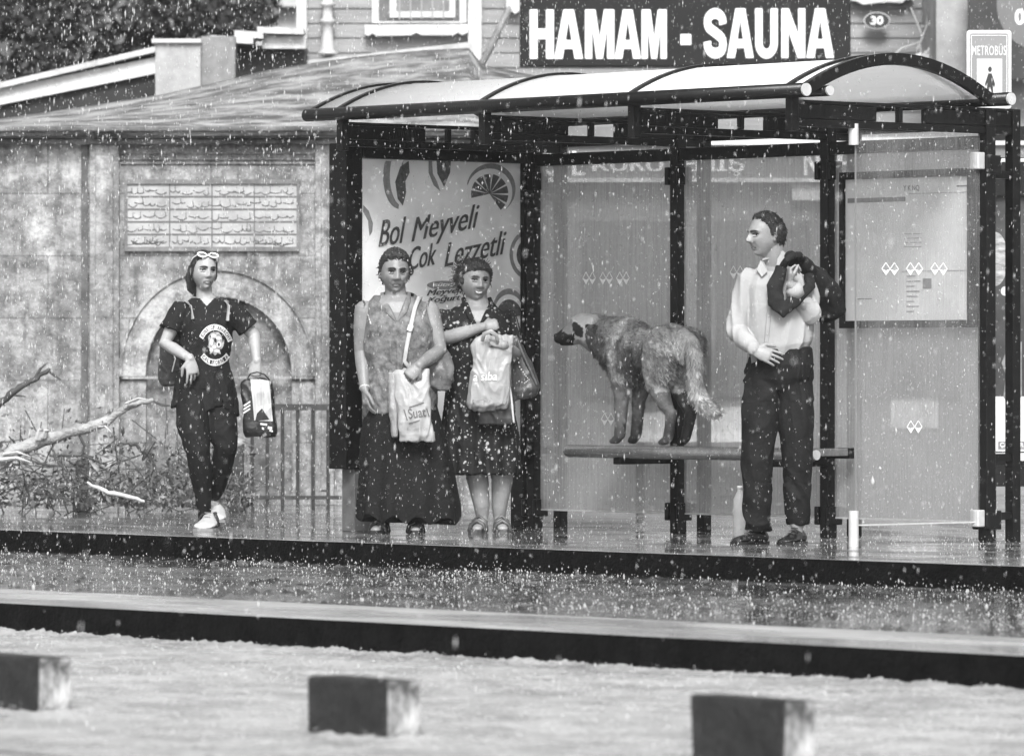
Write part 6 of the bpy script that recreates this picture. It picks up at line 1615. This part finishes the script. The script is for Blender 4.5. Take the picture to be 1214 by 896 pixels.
# ---- pale carrier bag with a dark bag behind it, handbag on her arm
fb = Fr(582, d2-.25)
tb, ob, Q, bm_ = carrier('carrier_bag', 'pale carrier bag with faint white lettering hanging from the floral-dress woman\'s hand', fb, 0,0,0, mat('milky_carrier_plastic', .40, .35, .08, 10, .3, 30, trans=.25), .006,
    [(397,571,608,.2),(403,562,608,.45),(410,558,607,.6),(425,562,606,.8),(440,559,605,1.0),(460,556,604,1.1),(478,554,603,1.0),(484,556,600,.5)], 71)
bagtext('a sıba', 561, 589, 451, 441, R(2), mat('print_offwhite', .85, .5), ob, Q, bm_, .0, .2, .007)
MB().tube([Q(572,404,-.05), Q(574,396,-.085), Q(582,393,-.095), Q(589,398,-.09), Q(590,406,-.06)], [.010,.012,.014,.012,.010], 10, flat=(0,1,0), ff=.5).build('bag_handle', MATS['milky_carrier_plastic'], tb, smooth=True)
m = MB(); m.loft([(Q(575,0).x,-.01,Q(0,487).z,.055,.03),(Q(574,0).x,-.012,Q(0,481).z,.082,.050),(Q(572,0).x,-.01,Q(0,474).z,.060,.045)], 20); me = fuse(m, .0045, 2); wrinkle(me, .008, None, (18,18,18), 75); link('bag_contents', me, mat('plastic_mid_grey', .22, .5, .35, 14), tb, smooth=True)  # bulge at the bag's bottom, mid grey with random mottling
fb2 = Fr(592, d2-.19); kq = fb2.d/F
td = fthing('dark_bag', 'dark square bag with a pale edge behind the lettered carrier bag', 'bag', fb2)
Q2 = lambda px, py, y=0.0: Vector(((px-592)*kq, y, CAMH+(HOR-py)*kq))
m = MB(); m.loft([(Q2(588,0).x,0,Q2(0,503).z,.100,.025),(Q2(588,0).x,0,Q2(0,496).z,.105,.032),(Q2(589,0).x,0,Q2(0,470).z,.095,.03),(Q2(592,0).x,0,Q2(0,425).z,.07,.02)], 24, 4); me = fuse(m, .005, 2); wrinkle(me, .004, None, (14,14,8), 77); link('bag_body', me, mat('dark_bag_grey', .03, .4, .3, 12), td, smooth=True)
MB().tube([Q2(602,445,-.03), Q2(606,470,-.035), Q2(609,500,-.02)], .006, 8).build('pale_edge', mat('print_white', .6), td, smooth=True)
fb3 = Fr(622, d2-.05); kq3 = fb3.d/F; Q3 = lambda px, py, y=0.0: Vector(((px-622)*kq3, y, CAMH+(HOR-py)*kq3))
th_ = fthing('handbag', 'dark grey leather handbag with chain trim on the floral-dress woman\'s arm', 'handbag', fb3)
m = MB(); m.loft([(Q3(622,0).x,.02,Q3(0,472).z,.070,.04,0,.25),(Q3(622,0).x,.02,Q3(0,462).z,.085,.055,0,.2),(Q3(619,0).x,.02,Q3(0,440).z,.070,.05,0,.1),(Q3(614,0).x,.02,Q3(0,415).z,.045,.035),(Q3(611,0).x,.02,Q3(0,400).z,.022,.02)], 26, 3)
me = fuse(m, .005, 3); wrinkle(me, .005, None, (14,14,8), 81); link('bag_body', me, mat('dark_grey_leather', .055, .3, .3, 10, .2, 40), th_, smooth=True)
MB().tube([Q3(607,415,-.05), Q3(612,398,-.05), Q3(620,420,-.05), Q3(636,455,-.03)], .006, 8).build('handle', mat('grey_leather', .13), th_, smooth=True)
pts = [Q3(613,420,-.055), Q3(616,435,-.06), Q3(622,444,-.06), Q3(627,450,-.06), Q3(622,454,-.06), Q3(612,451,-.06)]
ch = MB()
for a_, b_ in zip(pts[:-1], pts[1:]):
    for u in (0,.33,.66): ch.ball(a_.lerp(b_,u), .0045, 6, 4)
ch.build('chain', M_chrome, th_, smooth=True)
# ================================================================== DOG ON THE BENCH
dl = R(12)
w0 = onY(799, 527, -.31)
t = thing('dog', 'large shaggy mottled dog with dark muzzle standing on the shelter bench', 'dog', (w0.x, w0.y, ZB+.002), math.pi-dl)
V3 = lambda *a: Vector(a)
hf = V3(.495,.868,0); tcv = V3(-.868,.495,0); up = V3(0,0,1)
Hc = V3(.855,.080,.655)
m = MB()
m.tube([V3(-.08,0,.555), V3(.03,0,.555), V3(.16,0,.520), V3(.32,0,.500), V3(.47,0,.500), V3(.58,.01,.520)], [.100,.118,.122,.138,.150,.118], 26, flat=(0,0,1), ff=[1.0,1.05,1.0,1.08,1.15,1.1])
m.tube([V3(.46,0,.565), V3(.60,.01,.585), V3(.74,.03,.61), Hc+V3(-.02,-.01,-.01)], [.132,.118,.102,.086], 22, flat=(0,0,1), ff=1.1)
m.ball(V3(.55,0,.46), (.10,.10,.12))
m.tube([Hc-hf*.045, Hc+hf*.0, Hc+hf*.04-up*.008, Hc+hf*.075-up*.034, Hc+hf*.115-up*.052, Hc+hf*.14-up*.058], [.078,.088,.076,.055,.046,.034], 20, flat=(0,0,1), ff=[1,1,.95,.9,.9,.9])
m.tube([Hc+hf*.03-up*.05, Hc+hf*.08-up*.070, Hc+hf*.118-up*.082], [.042,.032,.020], 12)
for sd in (1,-1):
    # front leg
    y = .075*sd
    m.tube([V3(.47,y,.50), V3(.45,y,.36), V3(.475,y*.74,.25), V3(.485,y*.72,.12), V3(.500,y*.7,.055)], [.080,.058,.041,.033,.033], 14)
    m.tube([V3(.500,y*.7,.045), V3(.535,y*.75,.024), V3(.565,y*.8,.018)], [.030,.031,.022], 12, flat=(0,0,1), ff=.75)
    # hind leg: thigh, stifle, hock pointing back, shank
    m.tube([V3(-.01,y,.55), V3(.045,y*1.05,.40), V3(.055,y*1.0,.32), V3(-.035,y*.9,.215), V3(-.075,y*.85,.175)], [.110,.090,.062,.038,.030], 16)
    m.tube([V3(-.078,y*.85,.18), V3(-.055,y*.8,.10), V3(-.03,y*.75,.045)], [.034,.029,.030], 12)
    m.tube([V3(-.035,y*.75,.040), V3(.005,y*.8,.022), V3(.03,y*.85,.017)], [.028,.030,.021], 12, flat=(0,0,1), ff=.75)
    m.ball(V3(.475,y*.7+.0,.125)-V3(.03,0,0), (.014,.012,.018), 10, 8)
# tail hanging, brush swung outwards at the end
m.tube([V3(-.13,0,.60), V3(-.185,-.005,.56), V3(-.205,-.01,.47), V3(-.205,-.01,.37), V3(-.225,-.01,.29), V3(-.29,-.02,.225), V3(-.375,-.03,.19), V3(-.42,-.035,.185)], [.040,.042,.046,.050,.052,.048,.036,.015], 16)
me = fuse(m, .006, 4)
c = coords(me); n_ = normals(me)
d_ = np.array([noise.noise(Vector((p[0]*38, p[1]*38, p[2]*24)))*.004+noise.noise(Vector((p[0]*90, p[1]*90, p[2]*60)))*.0035 + noise.noise(Vector((p[0]*13, p[1]*13, p[2]*9)))*.006 for p in c])
amp = np.where((c[:,2] < .2) & (c[:,0] > -.15), .25, 1.0)
hd = np.linalg.norm(c-np.array(Hc+hf*.08), axis=1) < .13; amp = np.where(hd, .25, amp)
setco(me, c+n_*(d_*amp)[:,None])
def fur(p):
    p = Vector(p); p = p+Vector((noise.noise(p*16),noise.noise(p*16+Vector((7,0,0))),noise.noise(p*16+Vector((0,9,0)))))*.030+Vector((noise.noise(p*60),noise.noise(p*60+Vector((7,0,0))),noise.noise(p*60+Vector((0,9,0)))))*.008; h = p-Hc; a = h.dot(hf); b_ = h.dot(tcv); u = h.z
    nn = noise.noise(p*14)*.5+noise.noise(p*40)*.35
    if p.x > .60 or a > -.1 and h.length < .17:
        if h.length < .2:
            if a > .065: return .018 if not (u > -.022 and a < .12) else .30           # dark muzzle, pale bridge
            if ((a-.036)/.034)**2+((u+.010)/.040)**2 < 1 and abs(b_) > .015: return .03   # eye patch
            if a < -.02 and a > -.075 and u < .02 and b_ > .01: return .10+.08*nn       # ear and cheek stripe
            if a < -.075: return .30+.25*nn
            if u < -.07: return .30+.2*nn
            return .56+.2*nn
        return .16+.22*nn+ (.12 if p.z > .62 else 0)
    v = .25+.28*nn
    if .36 < p.x < .60 and p.z > .42: v = .15+.24*nn
    v += (.30+.15*nn)*max(0, 1-abs(p.x-.44-.12*(p.z-.5))/.07)*sm(p.z,.40,.50)          # pale blaze behind the shoulder
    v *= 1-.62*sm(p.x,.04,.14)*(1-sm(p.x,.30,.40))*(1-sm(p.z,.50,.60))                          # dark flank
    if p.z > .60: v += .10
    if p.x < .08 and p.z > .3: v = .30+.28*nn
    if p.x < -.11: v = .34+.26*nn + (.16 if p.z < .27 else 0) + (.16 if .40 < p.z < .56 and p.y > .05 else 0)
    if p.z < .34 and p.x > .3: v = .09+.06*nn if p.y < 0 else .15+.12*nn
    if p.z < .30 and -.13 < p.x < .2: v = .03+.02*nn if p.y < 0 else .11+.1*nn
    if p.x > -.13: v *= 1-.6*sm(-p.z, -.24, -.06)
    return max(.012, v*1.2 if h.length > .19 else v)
def attr(me_, vals):
    at = me_.color_attributes.new('fur', 'FLOAT_COLOR', 'POINT'); a = np.ones((len(vals),4), np.float32); a[:,:3] = np.array(vals)[:,None]; at.data.foreach_set('color', a.ravel())
M_fur = bpy.data.materials.new('dog_fur'); M_fur.use_nodes = True; n, l, bs = nodes_of(M_fur)
va = n.new('ShaderNodeVertexColor'); va.layer_name = 'fur'; l.new(va.outputs[0], bs.inputs['Base Color']); bs.inputs['Roughness'].default_value = .6; bs.inputs['Specular IOR Level'].default_value = .3
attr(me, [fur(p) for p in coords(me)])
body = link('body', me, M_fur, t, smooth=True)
# coat: short tapering locks all over the body
rr = random.Random(21); cm = coords(me); nm_ = normals(me); N_ = len(cm); fv, ff_, fc = [], [], []
for k in range(34000):
    i = rr.randrange(N_); p = Vector(cm[i]); nn = Vector(nm_[i]); h = p-Hc
    if p.z < .06: continue
    short = h.length < .19 and h.dot(hf) > -.05
    leg = p.z < .32 and p.x > -.13
    L = .009 if short else (.012 if leg else rr.uniform(.018,.036)); 
    if p.x < -.12 and p.z < .5: L *= 1.25
    flow = V3(-.75,0,-.55) if not short else -hf*.8-up*.3
    if leg: flow = V3(-.2,0,-1)
    if p.x < -.13: flow = V3(-.25,0,-1) if p.z > .26 else V3(-1,0,-.25)
    if .5 < p.x < .8 and p.z < .6: flow = V3(-.3,0,-1)
    tip = p+(nn*.42+flow+Vector((rr.gauss(0,.25),rr.gauss(0,.25),rr.gauss(0,.25)))).normalized()*L
    s_ = nn.cross(flow).normalized()*L*.09
    o = len(fv); fv += [p-s_-nn*.002, p+s_-nn*.002, tip]; ff_.append((o,o+1,o+2))
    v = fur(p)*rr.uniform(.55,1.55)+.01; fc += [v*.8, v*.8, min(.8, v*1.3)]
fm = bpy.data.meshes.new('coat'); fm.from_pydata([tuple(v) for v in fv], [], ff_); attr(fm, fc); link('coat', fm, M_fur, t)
# ears, eyes, nose
for sd in (1,-1):
    q_ = Hc + tcv*sd*.082 - hf*.030 + up*.036
    m = MB().tube([q_-tcv*sd*.01+up*.008, q_+tcv*sd*.030-up*.020-hf*.012, q_+tcv*sd*.038-up*.058-hf*.012, q_+tcv*sd*.034-up*.100-hf*.004], [.018,.034,.032,.008], 14, flat=tcv, ff=.35)
    e = m.build('ear', M_fur, t, smooth=True); attr(e.data, [.022]*len(e.data.vertices))
    MB().ball(Hc+hf*.052+tcv*sd*.040+up*.006, .0095, 12, 8).build('eye', M_iris, t, smooth=True)
MB().ball(Hc+hf*.150-up*.046, (.019,.019,.015), 14, 10).build('nose', mat('wet_black_nose', .01, .15), t, smooth=True)
# ================================================================== RAIN
r_ = np.random.default_rng(12)
def drops(n, d0, d1, size, name, label, px0=-120, px1=1334, py0=-90, py1=990, pw_=1.0):
    base = np.array([(0,0,1),(1,0,0),(0,1,0),(-1,0,0),(0,-1,0),(0,0,-1)], float)
    Fb = np.array([(0,1,2),(0,2,3),(0,3,4),(0,4,1),(5,2,1),(5,3,2),(5,4,3),(5,1,4)])
    d = d0+(d1-d0)*r_.random(n)**pw_; px_ = r_.uniform(px0, px1, n); py_ = r_.uniform(py0, py1, n)
    L = (px_-607)/F*d; z = CAMH+(HOR-py_)/F*d
    X = CX+L*CP-d*SP; Y = CY+L*SP+d*CP
    keep = z > .02; X, Y, z, d = X[keep], Y[keep], z[keep], d[keep]; n = len(X)
    r = size*np.exp(np.clip(r_.normal(0, .5, n), -2, 1.0)); st = r_.uniform(1.3, 5.5, n)
    tilt = r_.normal(.06, .05, n)
    V = base[None]*r[:,None,None]; V[:,:,2] *= st[:,None]; V[:,:,0] += V[:,:,2]*tilt[:,None]
    V += np.stack([X, Y, z], -1)[:,None,:]
    Fa = (Fb[None]+6*np.arange(n)[:,None,None]).reshape(-1,3)
    me = bpy.data.meshes.new(name); me.vertices.add(n*6); me.vertices.foreach_set('co', V.ravel().astype(np.float32)); me.loops.add(Fa.size); me.loops.foreach_set('vertex_index', Fa.ravel().astype(np.int32))
    me.polygons.add(len(Fa)); me.polygons.foreach_set('loop_start', np.arange(0, Fa.size, 3).astype(np.int32)); me.update(calc_edges=True); me.validate()
    o = link(name, me, M_drop, None, True); tag(o, label, 'rain', kind='stuff'); return o
drops(15000, 20, 43, .0015, 'rain', 'pale raindrops falling all through the air')
drops(26000, 22, 43, .0010, 'rain', 'very fine rain hanging in the air')
drops(10000, 27.5, 32, .0014, 'rain', 'raindrops falling close in front of the people and the shelter', pw_=1)
drops(14000, 33, 38, .0022, 'rain', 'fine raindrops veiling the old stone wall', -120, 660)
drops(260, 14, 20, .0016, 'rain', 'nearer blurred raindrops falling over the road')
# splash beads thrown up from the wet surfaces
def splash(n, Y0, Y1, z0, hmax, size, name, label, px0=-60, px1=1274):
    Y = r_.uniform(Y0, Y1, n); px_ = r_.uniform(px0, px1, n); k = (px_-607)/F; d = (Y-CY)/(k*SP+CP); X = CX+k*d*CP-d*SP
    dens = .5+.5*np.sin(X*1.3+2*np.sin(Y*1.9)); keep = r_.random(n) < .35+.65*dens; X, Y = X[keep], Y[keep]; n = len(X)
    z = z0+hmax*r_.random(n)**2.6
    base = np.array([(0,0,1),(1,0,0),(0,1,0),(-1,0,0),(0,-1,0),(0,0,-1)], float); Fb = np.array([(0,1,2),(0,2,3),(0,3,4),(0,4,1),(5,2,1),(5,3,2),(5,4,3),(5,1,4)])
    r = size*np.exp(r_.normal(0,.4,n)); V = base[None]*r[:,None,None]; V[:,:,2] *= r_.uniform(.7,2.4,n)[:,None]; V += np.stack([X,Y,z],-1)[:,None,:]
    Fa = (Fb[None]+6*np.arange(n)[:,None,None]).reshape(-1,3)
    me = bpy.data.meshes.new(name); me.vertices.add(n*6); me.vertices.foreach_set('co', V.ravel().astype(np.float32)); me.loops.add(Fa.size); me.loops.foreach_set('vertex_index', Fa.ravel().astype(np.int32))
    me.polygons.add(len(Fa)); me.polygons.foreach_set('loop_start', np.arange(0, Fa.size, 3).astype(np.int32)); me.update(calc_edges=True); me.validate()
    o = link(name, me, M_drop, None, True); tag(o, label, 'splashes', kind='stuff'); return o
splash(11000, YS, YK1-.05, ZS, .06, .0024, 'splashes', 'splashing beads over the flooded bus lane')
splash(24000, -11, YK2-.02, ZR, .035, .0016, 'splashes', 'splashing beads over the flooded road')
splash(6500, YK1+.02, 1.5, 0, .06, .0019, 'splashes', 'splashing beads along the pavement')
splash(20000, 1.5, 9, 0, .40, .0021, 'splashes', 'spray beads bouncing at the foot of the stone wall', -60, 640)

# ---- rain-laden air: one even box of thin haze round everything
hz = MB().box(-170, 170, -60, 230, -1.7, 14).build('haze', [])
hz.data.materials.clear()
m_ = bpy.data.materials.new('rain_haze'); m_.use_nodes = True; n, l = m_.node_tree.nodes, m_.node_tree.links; n.clear()
pv = n.new('ShaderNodeVolumePrincipled'); pv.inputs['Color'].default_value = (.95,.95,.95,1); pv.inputs['Density'].default_value = .0005; pv.inputs['Anisotropy'].default_value = 0
mo_ = n.new('ShaderNodeOutputMaterial'); l.new(pv.outputs[0], mo_.inputs['Volume']); hz.data.materials.append(m_)
tag(hz, 'thin pale haze of rain filling the air', 'haze', kind='stuff')
